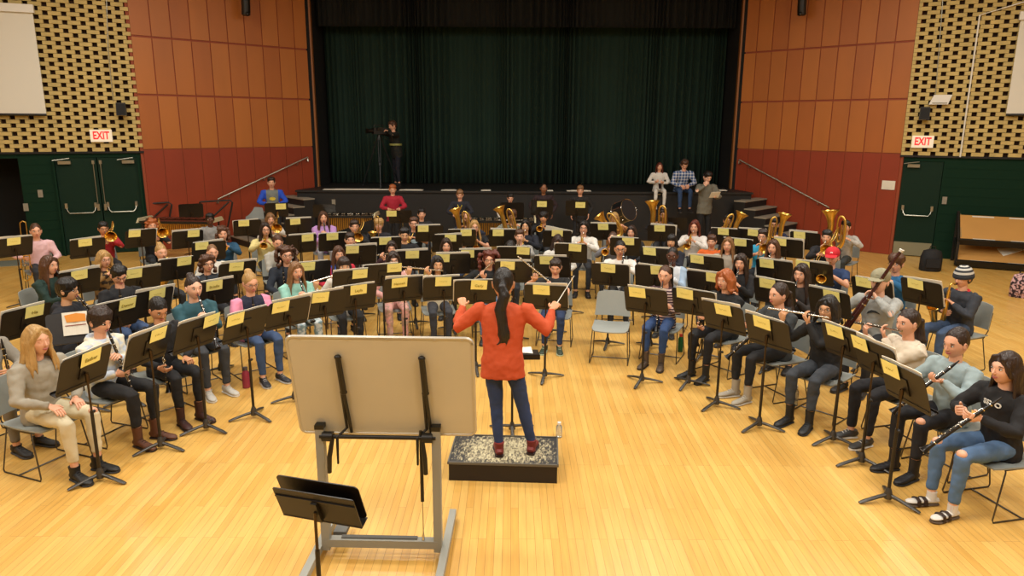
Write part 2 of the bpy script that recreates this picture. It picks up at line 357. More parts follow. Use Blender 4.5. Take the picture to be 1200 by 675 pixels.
# papers along the stage edge
for k, (x0, x1, y) in enumerate(((379, 456, 222), (466, 494, 224), (516, 534, 224), (562, 574, 226.5), (643, 650, 227), (667, 696, 227), (838, 851, 223))):
    a = atz(x0, y, SZ+.004); c_ = atz(x1, y, SZ+.004); q = (a+c_)/2
    mb = MB(); mb.box((0, 0, .006), (c_.x-a.x, .2, .012)); mb.box((.02, .015, .014), ((c_.x-a.x)*.7, .2, .004))
    o = mb.build('paper_sheet', M_paper, smooth=False); o.location = (q.x, max(q.y, yA+.12), SZ); o.rotation_euler.z = R([1, -2, 0, 3, 0, 1, -4][k])
    tag(o, 'white papers on stage edge, ' + ['the longest, left of the person in the red shirt', 'just right of person in red shirt', 'behind the person in dark hoodie', 'small one left of the white shirt', 'tiny one right of the person in dark maroon', 'behind the person in the dark vest', 'right end beside the person in the grey sweatshirt'][k], 'paper', 'papers on the stage edge')
o = MB().box((0, 0, 0), (.09, .02, .14)).box((0, -.012, .03), (.03, .01, .03)).box((0, -.012, -.03), (.03, .01, .03)).build('outlet_box', M_step, smooth=False); p = aty(391, 237, yA-.015); o.location = p; tag(o, 'beige electrical outlet on the black stage front', 'outlet')
# wall fittings
M_screen = mat('projection_fabric', 'dcd9cc', .7); M_case = mat('screen_case', 'e2dfd5', .4)
def screen(W, u0, u1, zt, zb, lab):
    r_ = empty('projection_screen'); tag(r_, lab, 'projection screen', 'projection screens')
    MB().box(((u0+u1)/2, -.11, (zt+zb)/2), (u1-u0, .006, zt-zb), 0, W.M).build('screen_fabric', M_screen, r_, False)
    MB().box(((u0+u1)/2, -.11, zt+.04), (u1-u0+.06, .12, .16), 0, W.M).build('housing', M_case, r_, False)
    MB().tube([(u0, -.11, zb-.01), (u1, -.11, zb-.01)], .025, 8, 0, W.M).build('weight_bar', M_black, r_)
u1, zt = WL.hit(43, 14); _, zb = WL.hit(52, 134); screen(WL, u1-2.6, (u1+WL.hit(52, 134)[0])/2, zt, zb, 'white projection screen on the left brick wall')
u0, zt = WR.hit(1194, 22); u0b, zb = WR.hit(1179, 134); screen(WR, (u0+u0b)/2, (u0+u0b)/2+2.6, zt, zb, 'white projection screen on the right brick wall')
def textmesh(txt, size, bold=False):
    cu = bpy.data.curves.new('t', 'FONT'); cu.body = txt; cu.size = size; cu.align_x = 'CENTER'; cu.align_y = 'CENTER'; cu.extrude = .002; cu.resolution_u = 2
    if bold: cu.offset = size*.025
    o = bpy.data.objects.new('t', cu); C.objects.link(o); bpy.context.view_layer.update()
    me = bpy.data.meshes.new_from_object(o.evaluated_get(bpy.context.evaluated_depsgraph_get())); bpy.data.objects.remove(o); return me
M_exitw = mat('exit_face', 'efe4cc', .5, emit=.25); M_exitr = mat('exit_red', 'e0202a', .5, emit=.7)
for W, px, py, lab in ((WL, 119, 159, 'lit white EXIT sign with red letters above the double door'), (WR, 1081, 166, 'lit white EXIT sign with red letters above the single door')):
    u, z = W.hit(px, py); r_ = empty('exit_sign'); tag(r_, lab, 'exit sign', 'exit signs')
    MB().box((u, -.04, z), (.42, .08, .26), 0, W.M).build('sign_face', M_exitw, r_, False)
    me = textmesh('EXIT', .2, True); me.materials.clear(); me.materials.append(M_exitr); t = link('lettering', me, r_)
    t.matrix_local = W.M @ Matrix.Translation((u, -.083, z)) @ Matrix.Rotation(R(90), 4, 'X') @ Matrix.Diagonal((.78, 1.15, 1, 1))
for W, px, py, lab in ((WL, 143, 128, 'small black wall speaker on the left brick wall'), (WR, 1083, 133, 'small black wall speaker on the right brick wall')):
    u, z = W.hit(px, py); r_ = empty('wall_speaker'); tag(r_, lab, 'speaker', 'small wall speakers')
    MB().box((u, -.17, z), (.2, .17, .27), 0, W.M, .9).build('cabinet', M_black, r_, False)
    MB().box((u, -.26, z), (.16, .012, .22), 0, W.M).build('grille', mat('grille', '0a0a0b', .7), r_, False)
    MB().tube([(u, 0, z+.1), (u, -.1, z+.08)], .015, 6, 0, W.M).build('bracket', M_bar, r_)
u, z = WR.hit(1101, 117); r_ = empty('emergency_light'); tag(r_, 'beige slanted emergency light box on the right brick wall', 'emergency light')
MB().prism([(-.2, -.1), (.16, -.1), (.22, .1), (-.12, .1)], .12, 0, W.M @ Matrix.Translation((u, -.07, z))).build('case', M_case, r_, False)
MB().box((u, -.135, z-.07), (.28, .01, .02), 0, WR.M).build('seam', M_bar, r_, False)
def conduit(pts, W, lab, m=M_case, r=.018):
    P = [(lambda q: (q[0], -.03, q[1]))(W.hit(*p)) for p in pts]; tag(MB().tube(P, r, 6, 0, W.M).build('conduit', m), lab, 'conduit', 'surface conduits on the brick walls')
conduit([(1125, 184), (1148, 18), (1205, 1)], WR, 'white conduit pipe bending across the right brick wall')
conduit([(1096, 112), (1104, 10), (1106, -30)], WR, 'thin grey conduit above the emergency light', M_bar, .008)
conduit([(133, 118), (127, 60), (124, -30)], WL, 'thin grey conduit above the left wall speaker', M_bar, .008)
for (W, px, py, lab) in ((WL, 47, 227, 'beige switch plate on green wall beside the double door'), (WL, 30, 243, 'beige latch plate at the edge of the open left doorway'), (WR, 1107, 235, 'beige switch plate on green wall right of the single door')):
    u, z = W.hit(px, py); r_ = MB().box((u, .03, z), (.09, .02, .16), 0, W.M).box((u, .018, z), (.02, .02, .05), 0, W.M).build('switch_plate', M_step, smooth=False); tag(r_, lab, 'switch plate', 'plates on the green walls')
u, z = WRO.hit(1041, 217); o = MB().box((u, .005, z), (.28, .02, .2), 0, WRO.M).box((u, -.007, z), (.2, .006, .12), 0, WRO.M).build('notice', M_paper, smooth=False); tag(o, 'white paper notice on the orange wall near the single door', 'notice')
for px, W, lab in ((282, WLO, 'black hanging speaker at top of the left orange wall'), (946, WRO, 'black hanging speaker at top of the right orange wall')):
    u, zb = W.hit(px, 20); r_ = empty('hanging_speaker'); tag(r_, lab, 'speaker', 'speakers hung before the orange walls')
    MB().tube([(u, -.35, zb+.75), (u, -.33, zb+.2), (u, -.3, zb+.02), (u, -.3, zb)], [.1, .1, .1, .06], 12, 0, W.M).build('cabinet', M_black, r_)
    MB().tube([(u, -.33, zb+.7), (u, -.33, 7)], .02, 6, 0, W.M).build('hanger', M_black, r_)
    MB().ell(tuple(W.M @ Vector((u, -.38, zb+.03))), (.06, .06, .05)).build('horn', M_ebony, r_)
# ---------------------------------------------------------------- shared furniture meshes
def clone(parts, root):
    """parts: nested [(name, mesh, matrix, [children])] linked as fresh objects under root"""
    for nm, me, M, kids in parts:
        o = link(nm, me, root)
        if M is not None: o.matrix_local = M
        clone(kids, o)
def T(x, y, z): return Matrix.Translation((x, y, z))
def RX(a): return Matrix.Rotation(R(a), 4, 'X')
def RY(a): return Matrix.Rotation(R(a), 4, 'Y')
def RZ(a): return Matrix.Rotation(R(a), 4, 'Z')
# chair: sitter faces +Y, seat centre above the origin
def chair_parts():
    mb = MB(); n = 10; m = 8; top = []; 
    for j in range(m+1):
        v = j/m; y = -.21+.45*v
        for i in range(n+1):
            u = i/n*2-1; w = .225 - .02*(v > .9)
            z = .445 + .012*abs(u)**2*1.0 - .035*max(0, v-.75)**1.5*8 * .6 - .012*math.sin(v*math.pi)
            top.append((u*w*(1-.18*max(0, v-.8)*2), y, z))
    nn = n+1; f = [(j*nn+i, j*nn+i+1, (j+1)*nn+i+1, (j+1)*nn+i) for j in range(m) for i in range(n)]
    def shell(vs_, f, d):
        N_ = len(vs_); b = [(x+d[0], y+d[1], z+d[2]) for x, y, z in vs_]
        edge = [i for i in range(n)] ; ring = [i for i in range(nn)] + [j*nn+n for j in range(1, m+1)] + [m*nn+i for i in range(n-1, -1, -1)] + [j*nn for j in range(m-1, 0, -1)]
        fs = list(f) + [tuple(q+N_ for q in g[::-1]) for g in f] + [(ring[i], ring[i]+N_, ring[(i+1) % len(ring)]+N_, ring[(i+1) % len(ring)]) for i in range(len(ring))]
        return vs_+b, fs
    mb.add(*shell(top, f, (0, 0, -.012))); seat = mb.mesh('seat', M_chair)
    bk = []
    for j in range(m+1):
        v = j/m; z = .52+.31*v
        for i in range(n+1):
            u = i/n*2-1; w = .225-.02*v - .05*max(0, v-.85)*4*.5
            y = -.225-.07*v + .035*(u*u)
            bk.append((u*w, y, z - .015*u*u*(v > .9)))
    mb = MB(); mb.add(*shell(bk, f, (0, -.012, 0))); back = mb.mesh('backrest', M_chair)
    mb = MB(); r = .0065
    for s in (-1, 1):
        mb.tube([(s*.2, .15, .425), (s*.215, .16, .41), (s*.235, .23, .03), (s*.235, .22, .008), (s*.235, -.22, .008), (s*.235, -.23, .03), (s*.215, -.14, .41), (s*.20, -.235, .50), (s*.19, -.285, .72)], r, 6)
        mb.tube([(s*.21, .15, .425), (s*.21, -.17, .425)], r, 6)
    mb.tube([(-.21, .13, .427), (.21, .13, .427)], r, 6); mb.tube([(-.21, -.14, .427), (.21, -.14, .427)], r, 6); mb.tube([(-.235, -.05, .008), (.235, -.05, .008)], r, 6)
    frame = mb.mesh('frame', M_frame)
    return [('seat', seat, None, []), ('backrest', back, None, []), ('frame', frame, None, [])]
CHAIR = chair_parts()
def chair(loc, rz, label, group='grey plastic chairs of the players', sc=1):
    r_ = empty('chair', loc, rz, label, 'chair', group); clone(CHAIR, r_); return r_
# music stand: reader at +Y, back of the desk at -Y; desk centre 0.97 high
TILT = 20; DZ = .97
MD = T(0, 0, DZ) @ RX(TILT)
def stand_parts():
    mb = MB(); mb.prism([(x, z) for x, z in rrect(.50, .33, .035)], .004); 
    mb.box((0, -.006, .0), (.10, .010, .14)); mb.box((0, -.004, -.13), (.46, .006, .01)); desk = mb.mesh('desk', M_desk)
    mb = MB(); mb.box((0, .03, -.165), (.48, .06, .004)); mb.box((0, .06, -.155), (.48, .004, .018)); lip = mb.mesh('lip', M_desk)
    mb = MB(); mb.tube([(0, -.015, .60), (0, -.015, DZ-.02)], .0085, 8); mb.tube([(0, -.015, DZ-.03), (0, -.02, DZ-.10)], .016, 8); up = mb.mesh('upper_tube', M_bronze)
    mb = MB(); mb.tube([(0, -.015, .06), (0, -.015, .62)], .0135, 8); lo = mb.mesh('pole', M_desk)
    mb = MB(); mb.tube([(0, -.015, .03), (0, -.015, .06), (0, -.015, .10), (0, -.015, .12)], [.03, .034, .024, .016], 10); hub = mb.mesh('hub', M_iron)
    mb = MB(); mb.tube([(0, .01, .06), (0, .08, .05), (0, .2, .024), (0, .245, .012)], [(.017, .017), (.017, .014), (.02, .010), (.014, .007)], 8); leg = mb.mesh('leg', M_iron)
    mb = MB(); mb.ell((.022, -.015, .61), (.018, .012, .014), 8, 6); knob = mb.mesh('knob', M_black)
    legs = [('leg', leg, T(0, -.015, 0) @ RZ(a), []) for a in (60, 180, 300)]
    return [('desk', desk, MD, [('lip', lip, None, [])]), ('upper_tube', up, None, []), ('pole', lo, None, []), ('hub', hub, None, []), ('knob', knob, None, [])] + legs
STAND = stand_parts()
def music_stand(loc, rz, label, group='black music stands of the players'):
    r_ = empty('music_stand', loc, rz, label, 'music stand', group); clone(STAND, r_); return r_
# sheets: open booklet a little larger than the desk, so it shows above the rim
def sheet_mesh(w, h):
    mb = MB()
    for s in (-1, 1):
        P = []
        for i in range(5):
            u = i/4; P.append((s*u*w/2, .004+.006*math.sin(u*math.pi)))
        for a, b_ in zip(P[:-1], P[1:]):
            q = [(a[0], a[1], -h/2), (b_[0], b_[1], -h/2), (b_[0], b_[1], h/2), (a[0], a[1], h/2)]; k = [(x, y+.005, z) for x, y, z in q]
            mb.add(q+k, [(0,1,2,3), (7,6,5,4), (0,4,5,1), (2,6,7,3), (1,5,6,2), (3,7,4,0)])
    me = mb.mesh('sheet', [M_paper], False)
    mb = MB()
    for s in (-1, 1):
        for k in range(9):
            z = h/2-.035-k*(h-.06)/9
            for d in range(4): mb.box((s*w/4, .0162, z-d*.0035), (w/2-.04, .0008, .0009))
            for q in range(9): mb.ell((s*w/4 + (q-4)*(w/2-.06)/9, .0165, z-.006+.004*math.sin(q*2.3+k)), (.003, .0008, .002), 5, 3)
    return me, mb.mesh('staves', M_ebony, False)
SHEETS = [sheet_mesh(w, h) for w, h in ((.47, .335), (.44, .32), (.46, .30), (.30, .32))]
CARD = MB()
_n = 6
for i in range(_n):
    x0 = -.108+.216*i/_n; x1 = x0+.216/_n
    for (a, b_) in (((0, -.07), (0, .07)),):
        y0 = .0018*math.sin(i*1.1); y1 = .0018*math.sin((i+1)*1.1)
        CARD.add([(x0, y0, -.07), (x1, y1, -.07), (x1, y1, .07), (x0, y0, .07), (x0, y0+.0012, -.07), (x1, y1+.0012, -.07), (x1, y1+.0012, .07), (x0, y0+.0012, .07)],
                 [(0,1,2,3), (7,6,5,4), (0,4,5,1), (3,2,6,7)] + ([(0,3,7,4)] if i == 0 else []) + ([(1,5,6,2)] if i == _n-1 else []))
CARD = CARD.mesh('name_card', M_yellow, False)
def scribble(seed, n=9):
    q = random.Random(seed); P = []; x = -.055; 
    while x < .055: P.append((x, -.004, q.choice([-.008, -.004, .006, .01, .004])+(.012 if not P else 0))); x += .0055+q.random()*.004
    return MB().tube(P, .0013, 4).mesh('handwriting', M_ink, False)
SCRIB = [scribble(i) for i in range(8)]
def name_card(stand_loc, rz, dx, label, text=None, seed=0, dz=0, name='name_card', shift=0):
    o = link(name, CARD); tag(o, label, 'name card', 'yellow name cards on the music stands')
    base = Matrix.Translation(stand_loc) @ Matrix.Rotation(rz, 4, 'Z') @ MD
    o.matrix_world = base @ T(dx, -.017, .165-.062+.008+dz) @ RY(rnd.uniform(-3, 3)) @ Matrix.Diagonal((.88, 1, .9, 1))
    if text:
        me = textmesh(text, .052); me.materials.clear(); me.materials.append(M_ink); t = link('handwriting', me, o); t.matrix_local = T(0, -.004, -.012) @ RX(90) @ Matrix.Shear('XZ', 4, (0, 0)) 
    else: link('handwriting', SCRIB[seed % 8], o)
    return o
# ---------------------------------------------------------------- instruments (mouthpiece at origin, away from player = +Y)
def bend(pts, n=6):
    """Catmull-Rom through pts"""
    P = [Vector(p) for p in pts]; P = [P[0]*2-P[1]] + P + [P[-1]*2-P[-2]]; out = []
    for i in range(1, len(P)-2):
        for k in range(n):
            t = k/n; a, b_, c_, d = P[i-1], P[i], P[i+1], P[i+2]
            out.append(.5*((2*b_)+(c_-a)*t+(2*a-5*b_+4*c_-d)*t*t+(3*b_-a-3*c_+d)*t**3))
    out.append(P[-2]); return out
def lerp_r(vals, n):
    out = []
    for i in range(n):
        t = i/(n-1)*(len(vals)-1); k = min(int(t), len(vals)-2); out.append(vals[k]+(vals[k+1]-vals[k])*(t-k))
    return out
def tub(mb, pts, rads, seg=10, mi=0, n=6, M=None):
    p = bend(pts, n); return mb.tube(p, lerp_r(rads, len(p)), seg, mi, M)
def flare(mb, at, d, r0, r1, L_, mi=0, seg=24, inner=1):
    """open bell: at = throat, d = direction, ends in a rolled rim; inside is modelled too"""
    q = Vector((0, 0, 1)).rotation_difference(Vector(d).normalized()).to_matrix().to_4x4(); M = Matrix.Translation(at) @ q
    pr = [(r0 + (r1-r0)*(t**2.6), L_*t) for t in [i/8 for i in range(9)]]
    pr = pr + [(r1+.003, L_+.002), (r1, L_+.004), (r1-.004, L_)] + [(max(r-.003, .001), h+.0005) for r, h in pr[::-1]] + [(.0005, .002)]
    return mb.lathe(pr, seg, mi, M)
def keys_row(mb, n, y0, y1, r=.006, off=.016, mi=0, side=0):
    for i in range(n):
        y = y0+(y1-y0)*i/(n-1); mb.ell((side, y, off), (r, r, .0025), 8, 4, mi)
    mb.tube([(side+.007, y0, off-.003), (side+.007, y1, off-.003)], .0018, 5, mi)
INST = {}
def defi(name, cat, parts): INST[name] = (cat, parts)
def P_(name, mb, m): return (name, mb.mesh(name, m), None, [])
mb = MB(); mb.tube([(-.06, 0, 0), (.60, 0, 0)], .0095, 10); 
for x in (-.06, .14, .17, .49, .60): mb.tube([(x-.006, 0, 0), (x+.006, 0, 0)], .0112, 10)
mk = MB(); 
for i in range(13): mk.ell((.19+.03*i, 0, .0115), (.008, .008, .003), 8, 4)
mk.tube([(.18, .009, .009), (.57, .009, .009)], .002, 5)
defi('flute', 'flute', [P_('tube', mb, M_silver), P_('lip_plate', MB().ell((0, 0, .007), (.018, .012, .005), 10, 6), M_silver), P_('keywork', mk, M_silver)])
mb = MB(); tub(mb, [(0, .075, 0), (0, .2, 0), (0, .4, 0), (0, .56, 0)], [.0145, .0135, .0135, .015], 12, n=2)
mk = MB(); keys_row(mk, 9, .14, .50); keys_row(mk, 5, .3, .5, .005, .014, 0, .012)
for y in (.08, .14, .335, .55): mk.tube([(0, y-.004, 0), (0, y+.004, 0)], .0165, 12)
be = MB(); flare(be, (0, .555, 0), (0, 1, 0), .0155, .035, .10)
defi('clarinet', 'clarinet', [P_('body', mb, M_ebony), P_('mouthpiece', MB().tube([(0, -.01, 0), (0, .03, 0), (0, .08, 0)], [(.004, .004), (.009, .009), (.014, .014)], 10), M_ebony), P_('keywork', mk, M_silver), P_('bell', be, M_ebony)])
def sax(k, m):
    mb = MB(); tub(mb, [(0, .13*k, -.02*k), (0, .135*k, -.2*k), (0, .14*k, -.45*k), (.01, .17*k, -.53*k), (.02, .225*k, -.53*k), (.03, .25*k, -.46*k)], [.012*k, .018*k, .028*k, .034*k, .036*k, .036*k], 14)
    nk = MB(); tub(nk, [(0, .03*k, .005), (0, .08*k, .035*k), (0, .12*k, .03*k), (0, .13*k, -.03*k)], [.007, .009*k, .011*k, .012*k], 8)
    be = MB(); flare(be, (.03, .25*k, -.46*k), (.05, .25, 1), .036*k, .066*k, .24*k)
    mk = MB()
    for i in range(11): mk.ell((-.004, .112*k - .0*i, (-.06-.036*i)*k), (.013*k, .006, .013*k), 8, 4)
    for i in range(3): mk.ell((.04+.02*k, .21*k, (-.40+.08*i)*k), (.008, .02*k, .02*k), 8, 4)
    mk.tube([(.02*k, .125*k, -.05*k), (.028*k, .13*k, -.46*k)], .003, 5); mk.tube([(-.02*k, .125*k, -.05*k), (-.026*k, .13*k, -.46*k)], .003, 5)
    return [P_('body', mb, m), P_('neck', nk, m), P_('bell', be, m), P_('keywork', mk, m), P_('mouthpiece', MB().tube([(0, -.01, 0), (0, .04, .008)], [.006, .011], 8), M_ebony)]
defi('alto_saxophone', 'saxophone', sax(1.0, M_brass)); defi('tenor_saxophone', 'saxophone', sax(1.25, M_brass))
def trumpet(m):
    mb = MB(); tub(mb, [(0, .03, 0), (0, .2, 0), (0, .38, 0), (0, .44, -.015), (0, .45, -.045), (0, .43, -.075), (0, .36, -.085), (0, .24, -.085)], [.005, .006], 8)
    tub(mb, [(.035, .26, -.085), (.035, .14, -.085), (.035, .08, -.07), (.035, .06, -.042), (.035, .08, -.012), (.035, .14, 0), (.035, .3, 0)], [.006, .006, .008], 8)
    be = MB(); flare(be, (.035, .28, 0), (0, 1, 0), .008, .062, .22)
    vl = MB()
    for i in range(3): vl.tube([(.017, .2+.026*i, -.12), (.017, .2+.026*i, .02)], .0115, 8); vl.tube([(.017, .2+.026*i, .02), (.017, .2+.026*i, .05), (.017, .2+.026*i, .051)], [.004, .004, .008], 8)
    return [P_('tubing', mb, m), P_('bell', be, m), P_('valves', vl, m), P_('mouthpiece', MB().tube([(0, 0, 0), (0, .008, 0), (0, .02, 0), (0, .05, 0)], [.013, .012, .006, .005], 10), M_silver)]
defi('trumpet', 'trumpet', trumpet(M_brass)); defi('silver_trumpet', 'trumpet', trumpet(M_silver))
sl = MB(); tub(sl, [(0, .0, 0), (0, .4, 0), (0, .68, 0), (0, .72, -.02), (0, .735, -.045), (0, .72, -.07), (0, .68, -.09), (0, .3, -.09), (0, .02, -.09)], [.007, .0075], 8)
sl.tube([(0, .05, 0), (0, .05, -.09)], .005, 6); sl.tube([(0, .16, 0), (0, .16, -.09)], .006, 6); sl.tube([(0, .3, 0), (0, .3, -.09)], .005, 6)
bt_ = MB(); tub(bt_, [(0, .02, -.09), (-.03, -.02, -.09), (-.06, -.1, -.085), (-.10, -.2, -.05), (-.12, -.27, .0), (-.12, -.30, .05), (-.12, -.27, .09), (-.12, -.18, .105), (-.12, .1, .105)], [.008, .009, .010, .012], 8)
bt_.tube([(0, .0, -.05), (-.12, .0, .105)], .005, 6)
be = MB(); flare(be, (-.12, .08, .105), (0, 1, 0), .012, .10, .30)
defi('trombone', 'trombone', [P_('slide', sl, M_brass), P_('bell_tubing', bt_, M_brass), P_('bell', be, M_brass), P_('mouthpiece', MB().tube([(0, -.03, 0), (0, -.02, 0), (0, 0, 0), (0, .05, 0)], [.016, .015, .008, .007], 10), M_silver)])
def euph(k, sd, m):
    cy = .17*min(k, 1.3); mb = MB(); X = sd*.115*k; SH = T(sd*.055*k, 0, 0)
    body = MB(); tub(body, [(X, cy, .12*k), (X, cy, -.06*k), (X*.9, cy, -.22*k), (X*.3, cy, -.30*k), (-X*.5, cy, -.27*k), (-X*.95, cy, -.15*k), (-X, cy, .06*k), (-X*.9, cy, .2*k), (-X*.4, cy, .26*k), (X*.05, cy, .2*k), (X*.1, cy, -.05*k)], [.052*k, .048*k, .045*k, .043*k, .038*k, .032*k, .026*k, .022*k, .019*k, .016*k, .012*k], 14, M=SH)
    inn = MB(); tub(inn, [(-X*.55, cy, .12*k), (-X*.55, cy, -.12*k), (-X*.3, cy, -.18*k), (-X*.05, cy, -.12*k), (-X*.05, cy, .08*k)], [.013*k], 8, M=SH)
    tub(inn, [(0, .02, 0), (-X*.2, .06*k, -.01), (-X*.6, .1*k, -.03*k), (-X*.7, cy, -.08*k)], [.006, .009], 8)
    be = MB(); flare(be, (X+sd*.055*k, cy, .10*k), (sd*.12, 0, 1), .052*k, .145*k, .25*k)
    vl = MB()
    for i in range(3): vl.tube([(-X*.45+sd*.035*k*i, cy-.05*k, -.16*k), (-X*.45+sd*.035*k*i, cy-.05*k, .04*k)], .014*k, 8, M=SH); vl.tube([(-X*.45+sd*.035*k*i, cy-.05*k, .04*k), (-X*.45+sd*.035*k*i, cy-.05*k, .075*k), (-X*.45+sd*.035*k*i, cy-.05*k, .077*k)], [.004, .004, .01], 8, M=SH)
    return [P_('body', body, m), P_('inner_tubing', inn, m), P_('bell', be, m), P_('valves', vl, M_silver), P_('mouthpiece', MB().tube([(0, -.005, 0), (0, .01, 0), (0, .03, 0)], [.016, .014, .007], 10), M_silver)]
defi('euphonium', 'euphonium', euph(.92, 1, M_brass)); defi('euphonium_r', 'euphonium', euph(.92, -1, M_brass)); defi('tuba', 'tuba', euph(1.12, 1, M_brass)); defi('tuba_r', 'tuba', euph(1.25, 1, M_brass))
hn = MB(); tub(hn, [(0, .0, 0), (.01, .12, -.03), (.03, .22, -.06), (.08, .27, -.15), (.12, .25, -.27), (.13, .15, -.32), (.13, .05, -.27), (.12, .03, -.16), (.11, .10, -.08), (.10, .19, -.10), (.10, .22, -.2), (.10, .15, -.26)], [.005, .006, .007, .009, .011, .013, .014, .014, .014], 9)
tub(hn, [(.1, .17, -.13), (.1, .1, -.14), (.1, .08, -.2), (.1, .13, -.24), (.1, .18, -.2), (.1, .17, -.13)], [.008], 8)
be = MB(); flare(be, (.13, .07, -.28), (.35, -.75, -.45), .022, .15, .25)
defi('french_horn', 'french horn', [P_('tubing', hn, M_brass), P_('bell', be, M_brass)])
bn = MB(); bn.tube([(0, 0, -.55), (0, 0, -.5), (0, 0, 0), (0, 0, .05), (0, 0, .64)], [.024, .027, .026, .019, .017], 12); bn.tube([(.03, 0, -.54), (.03, 0, .02), (.03, 0, .06)], [.02, .017, .008], 10)
kw = MB()
for i in range(12): kw.ell((.01*(i % 2)-.005, -.022, -.45+.08*i), (.009, .004, .009), 8, 4)
kw.tube([(.01, -.024, -.45), (.01, -.02, .5)], .003, 5)
for z in (-.5, -.02, .05, .3): kw.tube([(0, 0, z-.006), (0, 0, z+.006)], .0285 if z < .04 else .0205, 12)
bo = MB(); tub(bo, [(.03, 0, .05), (.03, -.01, .12), (.03, -.07, .14), (.03, -.2, .06)], [.005, .003], 6)
defi('bassoon', 'bassoon', [P_('body', bn, mat('dark_red_wood', '3a1512', .25)), P_('bell_ring', MB().tube([(0, 0, .63), (0, 0, .655), (0, 0, .66)], [.021, .026, .017], 14).tube([(0, 0, .661), (0, 0, .662)], .012, 10, 1), [M_white, M_ebony]), P_('keywork', kw, M_silver), P_('bocal', bo, M_silver)])
defi('drumsticks', 'drumsticks', [P_('stick', MB().tube([(.12, 0, 0), (.02, .38, .03), (.018, .39, .03)], [.007, .005, .006], 7), mat('stick_wood', 'd9b478', .5)), P_('stick', MB().tube([(-.12, 0, 0), (-.03, .38, .03), (-.028, .39, .03)], [.007, .005, .006], 7), mat('stick_wood', 'd9b478', .5))])
def instrument(kind, M, label):
    cat, parts = INST[kind]; nm = kind[:-2] if kind.endswith('_r') else kind
    r_ = empty(nm); r_.matrix_world = M; tag(r_, label, cat, {'drumsticks': 'drumsticks of the percussionists'}.get(nm, cat + 's of the players')); clone(parts, r_); return r_
# ---------------------------------------------------------------- people
def ik(S, Tg, l1, l2, pole):
    S = Vector(S); Tg = Vector(Tg); d = Tg-S; L_ = d.length
    if L_ > (l1+l2)*.995: d = d*((l1+l2)*.995/L_); Tg = S+d; L_ = d.length
    if L_ < abs(l1-l2)+.03: L_ = abs(l1-l2)+.03
    a = (l1*l1-l2*l2+L_*L_)/(2*L_); h = math.sqrt(max(l1*l1-a*a, 0)); dn = d.normalized(); p = Vector(pole); p = (p-dn*p.dot(dn)); p = p.normalized() if p.length > 1e-5 else dn.orthogonal()
    return S+dn*a+p*h, Tg
def hand(mb, W, d, n, side, curl=1.0, mi=0, point=False):
    """palm from wrist W along d, palm faces n; thumb on `side`"""
    d = Vector(d).normalized(); n = Vector(n); n = (n-d*n.dot(d)); n = n.normalized() if n.length > 1e-4 else d.orthogonal().normalized(); s = d.cross(n)*side
    W = Vector(W)
    mb.tube([W-d*.015, W+d*.01, W+d*.04, W+d*.08, W+d*.092], [(.019, .022), (.017, .026), (.0145, .037), (.0135, .038), (.008, .03)], 10, mi, up=tuple(n))
    for k, (off, L_) in enumerate(((.028, .068), (.0095, .076), (-.0095, .07), (-.027, .055))):
        b = W+d*.078+s*off; a0 = .25*curl; P = [b]; a = a0; q = b
        for f in (.45, .32, .26):
            a += .55*curl; v = d*math.cos(a)+n*math.sin(a)+s*off*1.2; q = q+v.normalized()*L_*f; P.append(q)
        mb.tube([P[0]-d*.015]+P+[P[-1]+(P[-1]-P[-2]).normalized()*.004], [.0085, .0092, .0086, .0078, .0066, .003], 7, mi)
    b = W+d*.02+s*.028; v1 = (d*.6+s*.7+n*.25*curl).normalized(); v2 = (d*.85+s*.15+n*.55*curl).normalized()
    mb.tube([b-v1*.012, b, b+v1*.034, b+v1*.034+v2*.026, b+v1*.034+v2*.03], [.011, .0125, .010, .0085, .004], 7, mi)
